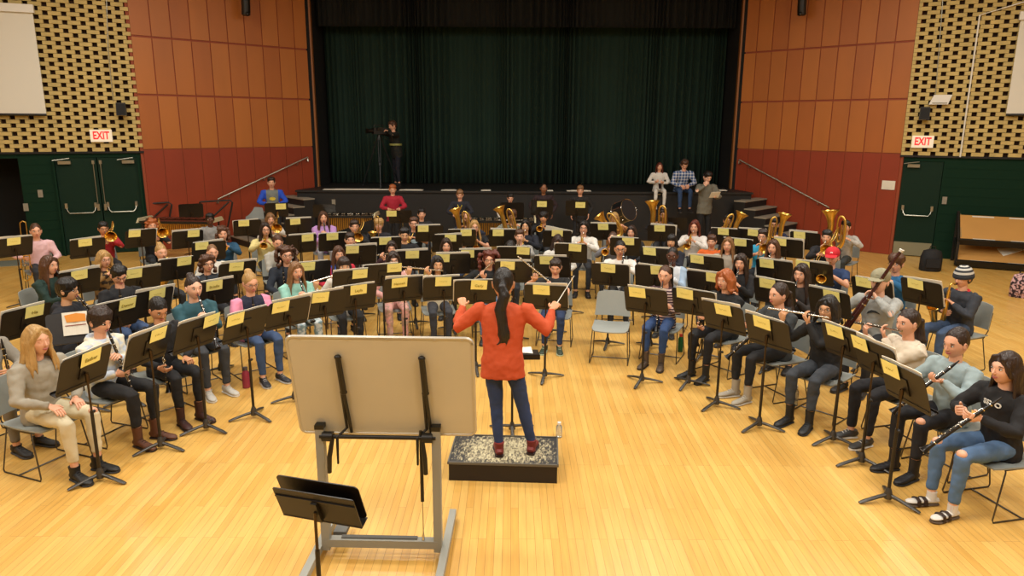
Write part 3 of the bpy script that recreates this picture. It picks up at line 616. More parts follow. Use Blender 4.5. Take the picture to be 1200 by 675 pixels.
def head_mesh(mb, M, skin=0, lip=1, white=2, iris=3, brow=4, child=True, smile=False, closed=False):
    def fn(p, n):
        x, y, z = n; X, Y, Z = .074*x, .094*y, .117*z
        if z < 0:
            t = -z; X *= 1-.30*t*t; 
            if y < 0: Y *= 1-.38*t*t
            else: Y *= 1-.10*t*t; Y += .012*math.exp(-((t-.82)/.18)**2)*max(y, 0)*1.2
        else:
            Y *= 1+.04*z; X *= 1+.04*z
        if y > .5:
            e = math.exp(-((X-.031)/.015)**2-((Z-.006)/.013)**2)+math.exp(-((X+.031)/.015)**2-((Z-.006)/.013)**2)
            Y -= .008*e; Y += .005*math.exp(-((Z-.026)/.012)**2)*(abs(X) < .055)
            Y += .004*math.exp(-((abs(X)-.04)/.02)**2-((Z+.028)/.02)**2)
            Y -= .007*math.exp(-(X/.013)**2-((Z-.008)/.02)**2)*0
        return (X, Y, Z)
    mb.ell((0, 0, 0), 1, 36, 26, skin, M, fn)
    # nose
    mb.tube([(0, .086, .018), (0, .091, .002), (0, .0975, -.014), (0, .1010, -.024), (0, .096, -.032), (0, .086, -.034)], [(.004, .006), (.006, .007), (.008, .009), (.0105, .009), (.0095, .007), (.005, .004)], 10, skin, M)
    mb.ell((.0085, .094, -.027), (.005, .007, .005), 8, 6, skin, M); mb.ell((-.0085, .094, -.027), (.005, .007, .005), 8, 6, skin, M)
    # mouth
    w = .026 if smile else .021
    mb.tube([(-w, .080, -.054+(.004 if smile else 0)), (-.010, .0905, -.0555), (0, .0925, -.0545), (.010, .0905, -.0555), (w, .080, -.054+(.004 if smile else 0))], [(.002, .001), (.0045, .0045), (.0045, .004), (.0045, .0045), (.002, .001)], 7, lip, M)
    mb.tube([(-w*.85, .081, -.058), (0, .0905, -.063), (w*.85, .081, -.058)], [.002, .005, .002], 7, lip, M)
    for s in (-1, 1):
        if not closed:
            mb.ell((s*.031, .0775, .006), (.0125, .009, .0075), 12, 8, white, M); mb.ell((s*.0305, .0845, .0055), (.0058, .003, .0058), 10, 6, iris, M)
        mb.tube([(s*.018, .082, .013), (s*.031, .0865, .0155 if not closed else .002), (s*.045, .076, .011)], [.0018, .003, .0018], 6, brow if not closed else skin, M)
        mb.tube([(s*.014, .089, .024), (s*.03, .0885, .030), (s*.05, .073, .025)], [.002, .0036, .0018], 6, brow, M)
        mb.ell((s*.075, -.004, -.004), (.009, .019, .031), 10, 8, skin, M @ T(0, 0, 0)); mb.tube([(s*.077, .006, .012), (s*.084, -.006, .02), (s*.085, -.016, .005), (s*.080, -.008, -.024)], .0035, 6, skin, M)
def hair_mesh(style, seed, long_=.3):
    q = random.Random(seed); mb = MB(); c = (0, -.012, .025)
    cap = lambda r=(.082, .102, .111), cc=c: mb.ell(cc, r, 22, 16)
    def locks(a0, a1, n, z1, rr=.024, spread=1.05, front=0.0):
        for i in range(n):
            a = R(a0+(a1-a0)*i/(n-1)); x, y = math.sin(a), math.cos(a); j = q.uniform(-.018, .018); L_ = z1+q.uniform(-.035, .025)
            yb = y*.088 - (.012 if y < 0 else 0); 
            P = [(x*.062, yb*.75-.012, .07), (x*.083, yb-.01, .0), (x*.085*spread+j*.3, yb*1.05-.01, -.09), (x*.09*spread*1.1+j, yb*(1.25 if y < 0 else 1.0)-.018+front*(y > 0)*.5, -.09+(L_+.09)*.5), (x*.085*spread*1.15+j, yb*(1.4 if y < 0 else 1.1)-.03+front*(y > 0), L_)]
            mb.tube(P, [rr*.8, rr, rr*.95, rr*.85, rr*.3], 7)
    if style == 'short':
        cap()
        for i in range(11): a = R(-75+15*i); mb.tube([(math.sin(a)*.04, .03*math.cos(a), .118), (math.sin(a)*.074, .078*math.cos(a)-.002, .088), (math.sin(a)*.080+q.uniform(-.008, .008), .092*math.cos(a)+.0, .068+q.uniform(-.008, .008))], [.018, .014, .005], 6)
    elif style == 'mop':
        cap((.086, .103, .115), (0, -.011, .026))
        for i in range(15): a = R(-110+15.7*i); mb.tube([(math.sin(a)*.04, .03*math.cos(a), .125), (math.sin(a)*.082, .086*math.cos(a)-.004, .085), (math.sin(a)*.09+q.uniform(-.01, .01), .1*math.cos(a)-.002, .035+q.uniform(-.012, .01))], [.024, .02, .007], 6)
    elif style == 'under':
        mb.ell((0, -.022, -.012), (.081, .088, .075), 20, 12)
        for k in range(8): a = R(-70+20*k); mb.tube([(math.sin(a)*.075, .08*math.cos(a), .06), (math.sin(a)*.079, .09*math.cos(a), .034)], [.012, .006], 6)
    elif style == 'buzz': cap((.079, .099, .106), (0, -.010, .018))
    elif style in ('long', 'longpart'):
        cap((.082, .101, .110)); locks(56 if style == 'long' else 84, 304 if style == 'long' else 276, 30, -long_, .0175, front=.03)
        for s in (-1, 1): mb.tube([(s*.004, .055, .108), (s*.04, .076, .085), (s*.072, .058, .03), (s*.08, .03, -.05)], [.014, .016, .016, .016], 7)
    elif style == 'fringe':
        cap((.084, .102, .112)); locks(62, 298, 28, -long_, .018, front=.02)
        for i in range(9): a = R(-48+12*i); mb.tube([(math.sin(a)*.03, .04, .118), (math.sin(a)*.075, .082*math.cos(a)+.006, .082), (math.sin(a)*.082, .094*math.cos(a)+.003, .036)], [.016, .015, .008], 6)
    elif style == 'bob':
        cap((.085, .102, .112)); locks(60, 300, 24, -.12, .022)
        for s in (-1, 1): mb.tube([(s*.004, .055, .108), (s*.045, .078, .08), (s*.078, .055, .02), (s*.084, .03, -.08)], [.014, .018, .018, .012], 7)
    elif style in ('pony', 'bun', 'back'):
        cap((.079, .099, .108), (0, -.014, .028))
        if style == 'pony':
            P = [(0, -.095, .03), (0, -.135, .01), (.018, -.15, -.05), (-.012, -.15, -.16), (.018, -.15, -.16-long_*.5), (-.004, -.145, -.2-long_*.6)]
            mb.tube(P, [.022, .034, .044, .046, .04, .010], 9)
            for k in range(7): mb.tube([(p[0]+q.uniform(-.045, .045)*min(1, .4+n_*.3), p[1]-.004*k, p[2]+q.uniform(-.02, .02)) for n_, p in enumerate(P[1:])], [.014, .016, .015, .013, .004], 6)
        elif style == 'bun': mb.ell((0, -.055, .125), (.045, .042, .036), 12, 9); 
    elif style in ('curly', 'bigcurly'):
        k = 1.0 if style == 'curly' else 1.35
        cap((.084, .102, .114))
        for i in range(70 if style == 'bigcurly' else 50):
            a = R(q.uniform(55, 305)); z = q.uniform(-.13*k, .12); rr = (.092 + (.03 if style == 'bigcurly' else .01)*math.cos(z*6))*k**.4
            s_ = math.sqrt(max(.15, 1-max(0, z-.02)**2/.0155)); mb.ell((math.sin(a)*rr*s_, math.cos(a)*rr*s_-.018, z), q.uniform(.018, .03)*k**.4, 7, 5)
        for i in range(9): a = R(-60+15*i); mb.ell((math.sin(a)*.07, .072*math.cos(a), .088+q.uniform(-.01, .01)), .02, 7, 5)
    return mb
_shoe = {}
def shoe_mesh(kind, col, sole):
    k = (kind, col, sole)
    if k in _shoe: return _shoe[k]
    mb = MB(); m = mat('shoe_leather', col, .55, var=.2, bscale=30, bump=.2); ms = mat('shoe_sole', sole, .7)
    prof = [(-.075, .030, .05), (-.06, .036, .07), (-.01, .036, .075), (.05, .040, .055), (.10, .045, .042), (.15, .042, .035), (.178, .026, .025), (.185, .012, .016)]
    if kind == 'sandal':
        mb.tube([(0, y, .012) for y, w, h in prof], [(w, .010) for y, w, h in prof], 14, 1)
        mb.tube([(0, y, .034+h*.12) for y, w, h in prof], [(w*.86, h*.36) for y, w, h in prof], 14, 2)
        for y in (.045, .10): mb.tube([(-.043, y, .015), (-.036, y, .055), (0, y, .068), (.036, y, .055), (.043, y, .015)], [(.017, .004)]*5, 8, 0, up=(0, 1, 0))
        mb.tube([(0, -.02, .04), (0, -.02, .12)], .036, 12, 2)
    else:
        mb.tube([(0, y, .014+h*.5) for y, w, h in prof], [(w, h*.52) for y, w, h in prof], 14, 0)
        mb.tube([(0, y, .010) for y, w, h in prof], [(w*1.06+.002, .012) for y, w, h in prof], 14, 1)
        top = {'boot': .20, 'sneaker': .085, 'hightop': .13}[kind]
        mb.tube([(0, -.028, .03), (0, -.028, top*.7), (0, -.03, top)], [(.040, .045), (.040, .044), (.045, .048)], 14, 0)
        for y, z in ((.02, .088), (.045, .077), (.07, .066)): mb.tube([(-.02, y, z-.004), (0, y, z+.004), (.02, y, z-.004)], .0028, 5, 1)
    _shoe[k] = mb.mesh('shoe', [m, ms, mat('sock', 'd8d4cc', .9)]); return _shoe[k]
_g = MB()
for s in (-1, 1):
    for k in range(14):
        a0, a1 = 2*math.pi*k/14, 2*math.pi*(k+1)/14
        _g.tube([(s*.031+.021*math.cos(a0), .097-.004*abs(math.cos(a0)), .004+.016*math.sin(a0)), (s*.031+.021*math.cos(a1), .097-.004*abs(math.cos(a1)), .004+.016*math.sin(a1))], .0017, 5)
    _g.tube([(s*.052, .094, .006), (s*.075, .07, .008), (s*.08, -.005, .008)], .0017, 5)
_g.tube([(-.01, .097, .007), (.01, .097, .007)], .0017, 5)
GLASS = _g.mesh('glasses', M_black)
_tx = bpy.data.textures.new('folds', 'CLOUDS'); _tx.noise_scale = .075; _tx.noise_depth = 1
def folds(o, k):
    d = o.modifiers.new('folds', 'DISPLACE'); d.texture = _tx; d.texture_coords = 'OBJECT' if False else 'GLOBAL'; d.strength = k; d.mid_level = .5; return o
def remesh(o, vox, sm=4, fac=.5):
    m = o.modifiers.new('join', 'REMESH'); m.mode = 'VOXEL'; m.voxel_size = vox; m.use_smooth_shade = True
    s = o.modifiers.new('soft', 'SMOOTH'); s.factor = fac; s.iterations = sm; return o
SKIN = {'l': 'd9a283', 'f': 'e0ae92', 'm': 'c58d66', 'a': 'cf9d76', 'b': '8a5a3c', 'd': '5a3524'}
HAIR = {'k': '120d0b', 'db': '2a1a11', 'br': '4a2d1b', 'lb': '7a5634', 'bl': 'a8844e', 'r': '7a2f16', 'rb': '5a2415', 'gi': '9c5326'}
LEANF = {}
def person(root, spec):
    """spec keys: pose seated/standing, arms, hair, hc, skin, top, ttype, pants, shoes, inst ..."""
    g = spec.get; st = g('pose', 'seated'); sx = -1
    near = g('near', False); fat = g('fat', 1.08); lean = R(g('lean', 4)); hp = R(g('hp', 0)); hy = R(g('hy', 0))
    if st == 'seated': pz, py = .53, -.02
    else: pz, py = .90, 0
    pel = Vector((0, py, pz)); up = Vector((0, math.sin(lean), math.cos(lean))); fw = Vector((0, math.cos(lean), -math.sin(lean)))
    tl = .44 if st == 'seated' else .47
    neck = pel+up*tl
    HC = neck+Vector((0, .03+.5*math.sin(lean)*.1, .165))+Vector((0, .02*math.sin(hp)*4, -.02*abs(math.sin(hp))))
    HM = Matrix.Translation(HC) @ Matrix.Rotation(hy, 4, 'Z') @ Matrix.Rotation(hp, 4, 'X') @ Matrix.Rotation(R(g('roll', 0)), 4, 'Y')
    hs = g('hs', 1.06); HMs = HM @ Matrix.Diagonal((hs, hs, hs, 1))
    mouth = HM @ Vector((0, .097, -.056)); mats = [skinm(SKIN[g('skin', 'l')]), mat('lips', 'b0605a' if g('skin', 'l') not in 'bd' else '7a4238', .5), mat('eye_white', 'e8e4de', .3), mat('iris', '241610', .2), hairm(HAIR[g('hc', 'db')])]
    body = MB(); head_mesh(body, HMs, smile=g('smile', False), closed=g('closed', False))
    body.tube([neck-up*.06, neck+up*.0, neck.lerp(HC, .55), HC+Vector((0, -.015, -.03))], [(.062, .055), (.052, .05), (.047, .05), (.045, .05)], 14)
    body.tube([pel-up*.06, pel+up*.1, pel+up*.28, pel+up*.40, neck-up*.01], [(.13, .095), (.11, .085), (.13, .09), (.11, .07), (.05, .045)], 14)
    # arms
    arms = g('arms', 'lap'); sh = [neck+Vector((s*(.155*fat), -.005, -.055)) for s in (-1, 1)]; l1, l2 = .265, .235
    extra = None; IM = None; kind = g('inst')
    dn = lambda v: Vector(v).normalized()
    def basis(o_, y_, z_=(0, 0, 1)):
        y_ = dn(y_); z = Vector(z_); z = (z-y_*z.dot(y_)).normalized(); x = y_.cross(z); return Matrix(((x.x, y_.x, z.x, o_.x), (x.y, y_.y, z.y, o_.y), (x.z, y_.z, z.z, o_.z), (0, 0, 0, 1)))
    hy_ = Matrix.Rotation(hy, 3, 'Z')
    if arms == 'flute':
        IM = Matrix.Translation(mouth+hy_ @ Vector((0, .014, -.004))) @ Matrix.Rotation(hy, 4, 'Z') @ Matrix.Rotation(R(g('fa', 9)), 4, 'Y') @ Matrix.Rotation(R(-6), 4, 'Z')
        G = [(IM @ Vector((.17, .03, -.02)), dn((.5, .2, .8)), (0, -.4, 1)), (IM @ Vector((.42, .02, -.035)), dn((-.15, .3, .9)), (-.3, -.6, .6))]; pol = [(-.6, .1, -1), (.9, -.1, -.8)]
    elif arms == 'clarinet':
        d = dn((0, g('cf', .62), -.8)); IM = basis(mouth, hy_ @ d)
        a, c_ = IM @ Vector((0, .24, 0)), IM @ Vector((0, .42, 0)); G = [(a, None, None), (c_, None, None)]; pol = [(-.6, -.3, -.9), (.6, -.3, -.9)]
    elif arms == 'clar_down':       # resting upright on the right thigh
        o_ = Vector((g('cx', .10), .30, 1.02)); IM = basis(o_, (0, .10, -1)); G = [(IM @ Vector((0, .30, 0)), None, None), (IM @ Vector((0, .44, 0)), None, None)]; pol = [(-1, -.3, -.5), (1, -.3, -.5)]
        if g('onehand'): G[0] = (Vector((-.12, .30, .615)), Vector((0, 1, -.15)), (0, 0, -1))
    elif arms == 'sax':
        IM = basis(mouth, (.0, 1, -.25)) @ RY(g('sr', -12)); G = [(IM @ Vector((0, .12, -.17)), None, None), (IM @ Vector((0, .13, -.36)), None, None)]; pol = [(-1, -.2, -.6), (1, -.4, -.5)]
    elif arms == 'trumpet':
        d = dn((g('ix', 0), 1, g('iz', -.2))); IM = basis(mouth, hy_ @ d); G = [(IM @ Vector((-.0, .21, -.05)), None, None), (IM @ Vector((.03, .23, -.02)), None, None)]; pol = [(-1, 0, -.8), (1, 0, -.8)]
    elif arms == 'trombone':
        d = dn((g('ix', .1), 1, g('iz', -.35))); IM = basis(mouth+hy_ @ Vector((0, .03, 0)), d); G = [(IM @ Vector((-.0, .04, -.05)), None, None), (IM @ Vector((0, .30, -.045)), None, None)]; pol = [(-1, 0, -.8), (1, 0, -.8)]
    elif arms == 'tbn_up':          # trombone held upright, slide up
        IM = Matrix.Translation((g('cx', .27), .28, .62)) @ RZ(g('tz', 60)) @ RX(88); G = [(Vector((-.08, .30, .62)), Vector((.3, 1, 0)), (0, 0, -1)), (IM @ Vector((0, .1, -.04)), None, None)]; pol = [(-1, -.3, -.5), (1, -.3, -.5)]
    elif arms == 'horn':
        IM = basis(mouth, (0, 1, -.15)); G = [(IM @ Vector((.04, .22, -.12)), None, None), (IM @ Vector((.16, .04, -.30)), None, None)]; pol = [(-1, 0, -.6), (1, -.2, -.5)]
    elif arms == 'euph':
        IM = Matrix.Translation(mouth+Vector((0, .02, 0))) @ RY(-g('er', 0)); X = .11
        G = [(IM @ Vector((-.10, .13, -.12)), None, None), (IM @ Vector((.07, .12, -.05)), None, None)]; pol = [(-1, 0, -.6), (1, 0, -.6)]
    elif arms == 'sticks':
        c_ = Vector((0, .34, pz+.18)); IM = Matrix.Translation(c_); G = [(c_+Vector((-.12, -.01, 0)), dn((.1, 1, 0)), (0, 0, -1)), (c_+Vector((.12, -.01, 0)), dn((-.1, 1, 0)), (0, 0, -1))]; pol = [(-1, -.3, -.6), (1, -.3, -.6)]
    elif arms == 'bassoon':
        top_ = Vector((-.10, .13, 1.30)); bot = Vector((.30, .24, .42)); d = (top_-bot).normalized(); z = d; y = Vector((0, 1, 0)); y = (y-z*y.dot(z)).normalized(); x = y.cross(z); o_ = bot+d*.55
        IM = Matrix(((x.x, y.x, z.x, o_.x), (x.y, y.y, z.y, o_.y), (x.z, y.z, z.z, o_.z), (0, 0, 0, 1))) @ RZ(0); G = [(IM @ Vector((0, -.02, .12)), None, None), (IM @ Vector((0, -.02, -.22)), None, None)]; pol = [(-1, -.2, -.6), (1, -.3, -.6)]
    elif arms == 'custom':
        G = g('G'); pol = g('pol', [(-1, -.3, -.5), (1, -.3, -.5)])
    else:
        z = .615 if st == 'seated' else .85; y = .27 if st == 'seated' else .12; xx = .11 if st == 'seated' else .22
        G = [(Vector((-xx, y, z)), Vector((.1, 1, -.1)) if st == 'seated' else Vector((0, .2, -1)), (0, 0, -1) if st == 'seated' else (1, 0, 0)), (Vector((xx, y, z)), Vector((-.1, 1, -.1)) if st == 'seated' else Vector((0, .2, -1)), (0, 0, -1) if st == 'seated' else (-1, 0, 0))]; pol = [(-1, -.3, -.5), (1, -.3, -.5)]
    shirt = MB(); slen = {'tee': .62, 'long': 1.96, 'three': 1.55}[g('sleeve', 'long')]
    hk = g('hood', False)
    # torso garment
    zz = [(-.10, .150, .118), (-.02, .150, .122), (.08, .136, .112), (.2, .142, .110), (.3, .155, .114), (.37, .160, .105), (.41, .140, .090), (.445, .085, .068)]
    if st != 'seated': zz = [(-.16, .158, .115)] + zz
    if g('dress'): zz = zz
    sc_t = tl/.44
    P = [pel+up*(t*sc_t) for t, a, b_ in zz]; shirt.tube(P, [(a*fat+.004, b_*fat) for t, a, b_ in zz], 20, up=(1, 0, 0))
    if hk:
        nk = neck+up*.0; ring = [nk+Vector((math.sin(R(a))*.072, -.02+math.cos(R(a))*.058-(.02 if abs(a) > 110 else 0), .0-.02*math.cos(R(a))-.006*abs(a)/60)) for a in range(-180, 181, 30)]
        shirt.tube(ring, .022, 8, cap=False); shirt.ell(tuple(neck+Vector((0, -.095, -.03))), (.09, .04, .07), 12, 8)
    else:
        ring = [neck+up*(-.012)+Vector((math.sin(R(a))*.064, math.cos(R(a))*.058, -.012*math.cos(R(a)))) for a in range(-180, 181, 30)]; shirt.tube(ring, .011, 6, cap=False)
    for i, s in enumerate((-1, 1)):
        S = sh[i]; Gp, hd, hn_ = G[i]
        Gp = Vector(Gp)
        if hd is None:
            e0, _ = ik(S, Gp, l1, l2+.08, pol[i]); hd = (Gp-e0).normalized()
            if hn_ is None: hn_ = Vector((-s*.8, .25, .0))
        hd = Vector(hd).normalized(); W = Gp-hd*.075; E, W = ik(S, W, l1, l2, pol[i])
        body.tube([S, S.lerp(E, .4), E, E.lerp(W, .35), W-(W-E).normalized()*.02, W+hd*.008], [.042, .04, .033, .034, .024, .021], 10)
        hand(body, W, hd, hn_, s, g('curl', 1.0 if arms not in ('lap',) else .45))
        if slen > 1: 
            E2 = E.lerp(W, min(1, slen-1)); shirt.tube([S+Vector((-s*.03, 0, .0)), S+Vector((s*.012, 0, .0)), S.lerp(E, .5), E, E.lerp(W, .3), E2, E2+(W-E)*.02], [.066*min(fat, 1.12), .064*min(fat, 1.12), .056*min(fat, 1.12), .052, .050, .037, .032], 12)
        else:
            E2 = S.lerp(E, slen); shirt.tube([S+Vector((-s*.03, 0, 0)), S+Vector((s*.012, 0, 0)), E2], [.066*fat, .064*fat, .060], 12)
    # legs
    pants = MB(); shz = []
    pants.tube([pel+Vector((0, -.0, -.08)), pel+Vector((0, 0, -.03)), pel+Vector((0, 0, .06)), pel+Vector((0, 0, .09))], [(.12, .09), (.152, .118), (.142, .108), (.1, .07)], 18, up=(1, 0, 0))
    pr = g('pr', 1.0); legs = g('legs', ((.0, 0), (.0, 0)))
    for i, s in enumerate((-1, 1)):
        if st == 'seated':
            dx, dy = legs[i]; H = Vector((s*.08, .0, .515)); K = Vector((s*.115+dx, .42, .515)); A = Vector((s*.105+dx*1.1, .44+dy, .09))
        elif st == 'sit_edge':
            H = Vector((s*.08, 0, .88)); K = Vector((s*.13, .42, .86)); A = Vector((s*.12, .46, .45))
        else:
            dx, dy = legs[i]; H = Vector((s*.085, 0, .84)); A = Vector((s*.10+dx, -.0+dy, .09)); K = H.lerp(A, .5)+Vector((0, .025, 0))
        if st == 'sit_edge': pass
        body.tube([H, H.lerp(K, .5), K, K.lerp(A, .35), A, A-Vector((0, 0, .04))], [.05, .045, .035, .035, .030, .029], 10)
        if g('rip') and st == 'seated' and (g('rip') == 2 or s < 0 or g('rip') == 3): body.ell((K.x, K.y+.022, K.z+.018), (.040, .036, .034), 12, 8)
        cuff = A.lerp(K, g('cuff', .27 if g('shoes', ('x',))[0] == 'boot' else .06)); pants.tube([H+(H-K).normalized()*.03, H, H.lerp(K, .5), K+(K-H).normalized()*-.03, K+Vector((0, .012, -.01)) if st == 'seated' else K, K.lerp(A, .3), K.lerp(A, .7), cuff], [(.07*pr), .082*pr, .074*pr, .062*pr, .058*pr, .056*pr, .045*pr, .042*pr], 14)
        if g('flatfoot', True): 
            fy = R(-s*8 + g('fy', 0)); shz.append(Matrix.Translation((A.x, A.y+.015, A.z-.09)) @ Matrix.Rotation(fy, 4, 'Z'))
    bo = body.build('body', mats, root); 
    vox = .011 if near else .016
    tc_ = g('top'); tm = cloth(tc_) if isinstance(tc_, str) else cloth(*tc_); so = remesh(shirt.build('shirt' if not hk else 'hooded_sweatshirt', tm, root), vox); folds(so, .022)
    if g('legs_on', True):
        pc = g('pants', '23262b'); po = remesh(pants.build('trousers', cloth(pc) if isinstance(pc, str) else cloth(*pc), root), vox); folds(po, .016)
        sk, sc1, sc2 = g('shoes', ('sneaker', '1c1a19', '3a3836'))
        for M in shz: o = link('shoe', shoe_mesh(sk, sc1, sc2), root); o.matrix_local = M
    hst = g('hair', 'short')
    if hst != 'none':
        h = hair_mesh(hst, g('seed', 1), g('hl', .3)).build('hair', mats[4], root); h.matrix_local = HMs; remesh(h, .008 if near else .0105, 2); folds(h, .010)
    if g('glasses'): o = link('glasses', GLASS, root); o.matrix_local = HMs
    hat = g('hat')
    if hat:
        mb = MB(); kind_, c1, c2 = hat
        if kind_ == 'cap':
            mb.ell((0, -.004, .055), (.092, .107, .085), 20, 12); mb.tube([(0, .07, .045), (0, .12, .043), (0, .165, .03), (0, .17, .028)], [(.07, .01), (.075, .006), (.055, .005), (.02, .004)], 14, up=(1, 0, 0)); mb.box((0, .092, .075), (.028, .012, .028), 1)
        elif kind_ == 'beanie':
            for k in range(7): mb.lathe([(.104*math.cos(R(k*12.8)), .032+.115*math.sin(R(k*12.8))), (.104*math.cos(R(k*12.8+12.9)), .032+.115*math.sin(R(k*12.8+12.9)))], 24, 1 if k in (1, 3, 5) else 0)
            mb.lathe([(.094, .0), (.106, .004), (.109, .02), (.107, .045), (.10, .05)], 24, 0)
        elif kind_ == 'band': mb.tube([(math.sin(R(a))*.088, math.cos(R(a))*.03-.03, .05+.07*math.cos(R(a))) for a in range(-100, 101, 20)], .01, 7)
        elif kind_ == 'phones':
            mb.tube([(math.sin(R(a))*.10, -.01, .02+.112*math.cos(R(a))) for a in range(-90, 91, 15)], .007, 7); mb.ell((.095, -.01, .0), (.018, .03, .035), 12, 8); mb.ell((-.095, -.01, .0), (.018, .03, .035), 12, 8)
        o = mb.build({'phones': 'headphones', 'cap': 'cap', 'beanie': 'knit_hat', 'band': 'hair_band'}[kind_], [mat('hat_cloth', c1, .8), mat('hat_cloth_b', c2, .8)], root); o.matrix_local = HMs @ Matrix.Translation((0, -.006, 0))
    # chest marks
    def on_chest(me, u, t, name, m, rot=0, back=False):
        me.materials.clear(); me.materials.append(m); o = link(name, me, root); Mo = Matrix.Translation(pel+up*t); vv = np.zeros(len(me.vertices)*3); me.vertices.foreach_get('co', vv); vv = vv.reshape(-1, 3)
        for i, (x, y, z) in enumerate(vv):
            a = -(x+u)/.15; me.vertices[i].co = (math.sin(a)*.163*fat, math.cos(a)*(.118+.0)*fat+.004+z, y)
        me.update(); o.matrix_local = Matrix.Translation(pel+up*t) @ Matrix.Rotation(-lean, 4, 'X'); return o
    if g('text'): on_chest(textmesh(g('text'), .056, True), .01, .345, 'lettering', M_white)
    if g('emblem'):
        mb = MB(); ek, ec = g('emblem')
        if ek == 'disc': mb.tube([(0, 0, 0), (0, 0, .004)], [(.06, .04)]*2, 20)
        if ek == 'swoosh': mb.tube([(-.055, -.022, .003), (-.04, .002, .003), (-.01, .018, .003), (.02, .018, .003), (.05, .004, .003), (.06, -.006, .003)], [(.002, .001), (.010, .001), (.014, .001), (.011, .001), (.005, .001), (.001, .001)], 8, up=(0, 1, 0))
        on_chest(mb.mesh('emblem', M_white, False), 0, .29, 'emblem', mat('print', ec, .7))
    if g('collar'): MB().tube([neck+up*(-.005)+Vector((math.sin(R(a))*.067, -.005+math.cos(R(a))*.063, -.016*math.cos(R(a)))) for a in range(-180, 181, 30)], .017, 8, cap=False).build('collar', mat('collar', g('collar'), .8), root)
    if g('strap'): 
        ring = [neck+Vector((-.07, -.01, .0)), neck+Vector((-.05, .09, -.08)), neck+Vector((0, .135, -.2)), neck+Vector((.05, .09, -.08)), neck+Vector((.07, -.01, 0))]
        MB().tube(bend(ring, 4), .008, 6).build('lanyard', mat('strap', g('strap'), .7), root)
    if kind: return kind, IM
    return None
# ---------------------------------------------------------------- foreground: podium, conductor, board stand
pa = atz(528, 540, .17); pb = atz(655, 545.5, .17); pc_ = atz(657, 512, .17); pcx = (pa.x+pb.x)/2-.0; pyf = (pa.y+pb.y)/2
prz = math.atan2(pb.y-pa.y, pb.x-pa.x)
pod = empty('podium', (pcx+.0, pyf+.27, 0), prz*.6, 'low black wooden podium with paint-worn top under the conductor', 'podium')
M_podtop = bpy.data.materials.new('worn_podium_top'); M_podtop.use_nodes = True; nt = M_podtop.node_tree; N = nt.nodes; L = nt.links; b = N['Principled BSDF']; b.inputs['Roughness'].default_value = .6
tc = N.new('ShaderNodeTexCoord'); nz = N.new('ShaderNodeTexNoise'); nz.inputs['Scale'].default_value = 34; nz.inputs['Detail'].default_value = 8; mp = N.new('ShaderNodeMapping'); mp.inputs['Scale'].default_value = (2.2, .8, 1); L.new(tc.outputs['Object'], mp.inputs[0]); L.new(mp.outputs[0], nz.inputs[0])
sp = N.new('ShaderNodeSeparateXYZ'); L.new(tc.outputs['Object'], sp.inputs[0])
def MA(op, a, b_=None, v=None):
    n = N.new('ShaderNodeMath'); n.operation = op; L.new(a, n.inputs[0])
    if b_ is not None: L.new(b_, n.inputs[1])
    if v is not None: n.inputs[1].default_value = v
    return n.outputs[0]
wear = MA('SUBTRACT', MA('MULTIPLY_ADD', MA('POWER', MA('ABSOLUTE', sp.outputs[0]), v=3), v=-4.5), v=0)
n_ = N.new('ShaderNodeMath'); n_.operation = 'MULTIPLY'; L.new(MA('POWER', MA('ABSOLUTE', sp.outputs[0]), v=3), n_.inputs[0]); n_.inputs[1].default_value = 3.0
n2 = MA('MULTIPLY', MA('POWER', MA('ABSOLUTE', sp.outputs[1]), v=3), v=9)
val = MA('SUBTRACT', MA('SUBTRACT', nz.outputs[0], n_.outputs[0]), n2)
cr = N.new('ShaderNodeValToRGB'); L.new(val, cr.inputs[0]); e = cr.color_ramp.elements; e[0].position = .28; e[0].color = srgb('2c2b2a'); e[1].position = .56; e[1].color = srgb('c6bd98')
q = cr.color_ramp.elements.new(.42); q.color = srgb('8a8168'); L.new(cr.outputs[0], b.inputs['Base Color'])
MB().box((0, 0, .075), (.90, .54, .15)).build('body', mat('podium_black', '1d1512', .6, var=.3, bscale=20), pod, False)
MB().box((0, 0, .156), (.91, .55, .012)).build('top', M_podtop, pod, False)
mb = MB()
for a, b2, c_ in ((0, -.272, (.92, .012, .02)), (0, .272, (.92, .012, .02)), (-.455, 0, (.012, .55, .02)), (.455, 0, (.012, .55, .02))): mb.box((a, b2, .16), c_)
mb.build('edge_strip', mat('edge_metal', '5d5a52', .5), pod, False)
cf = atz(606, 531, .165)
cond = empty('person', (cf.x-.125, cf.y, .163), R(-3), 'conductor in bright orange sweater and blue jeans standing on the podium with raised arms', 'person', sc=.955)
person(cond, dict(pose='standing', near=True, top='b5471f', pants='24355a', shoes=('hightop', '6e1f1a', '2a1512'), hair='pony', hc='k', hl=.40, fat=1.24, skin='m', arms='custom', hs=1.14, legs=((.07, -.03), (.16, .03)), pr=1.02,
    G=[((-.38, .24, 1.35), (-.25, .75, .6), (0, .3, -1)), ((.455, .20, 1.335), (.5, .7, .5), (-.3, .2, -1))], pol=[(-.8, -.5, -.9), (.8, -.5, -.9)], seed=3, cuff=.03))
bM = cond.matrix_world if False else Matrix.Translation(cond.location) @ Matrix.Rotation(R(-3), 4, 'Z') @ Matrix.Diagonal((.955,)*3+(1,))
bs = empty('baton'); tag(bs, 'white conducting baton in the right hand of the conductor', 'baton'); g0 = Matrix.Translation((-.0, 0, 0)) @ bM @ Vector((.45, .205, 1.32)); tip = aty(673, 323, g0.y+.28)
MB().tube([g0, tip], [.0045, .002], 6).build('shaft', M_white, bs); MB().ell(tuple(g0), (.012, .012, .016), 8, 6).build('grip', mat('cork', 'c49a62', .7), bs)
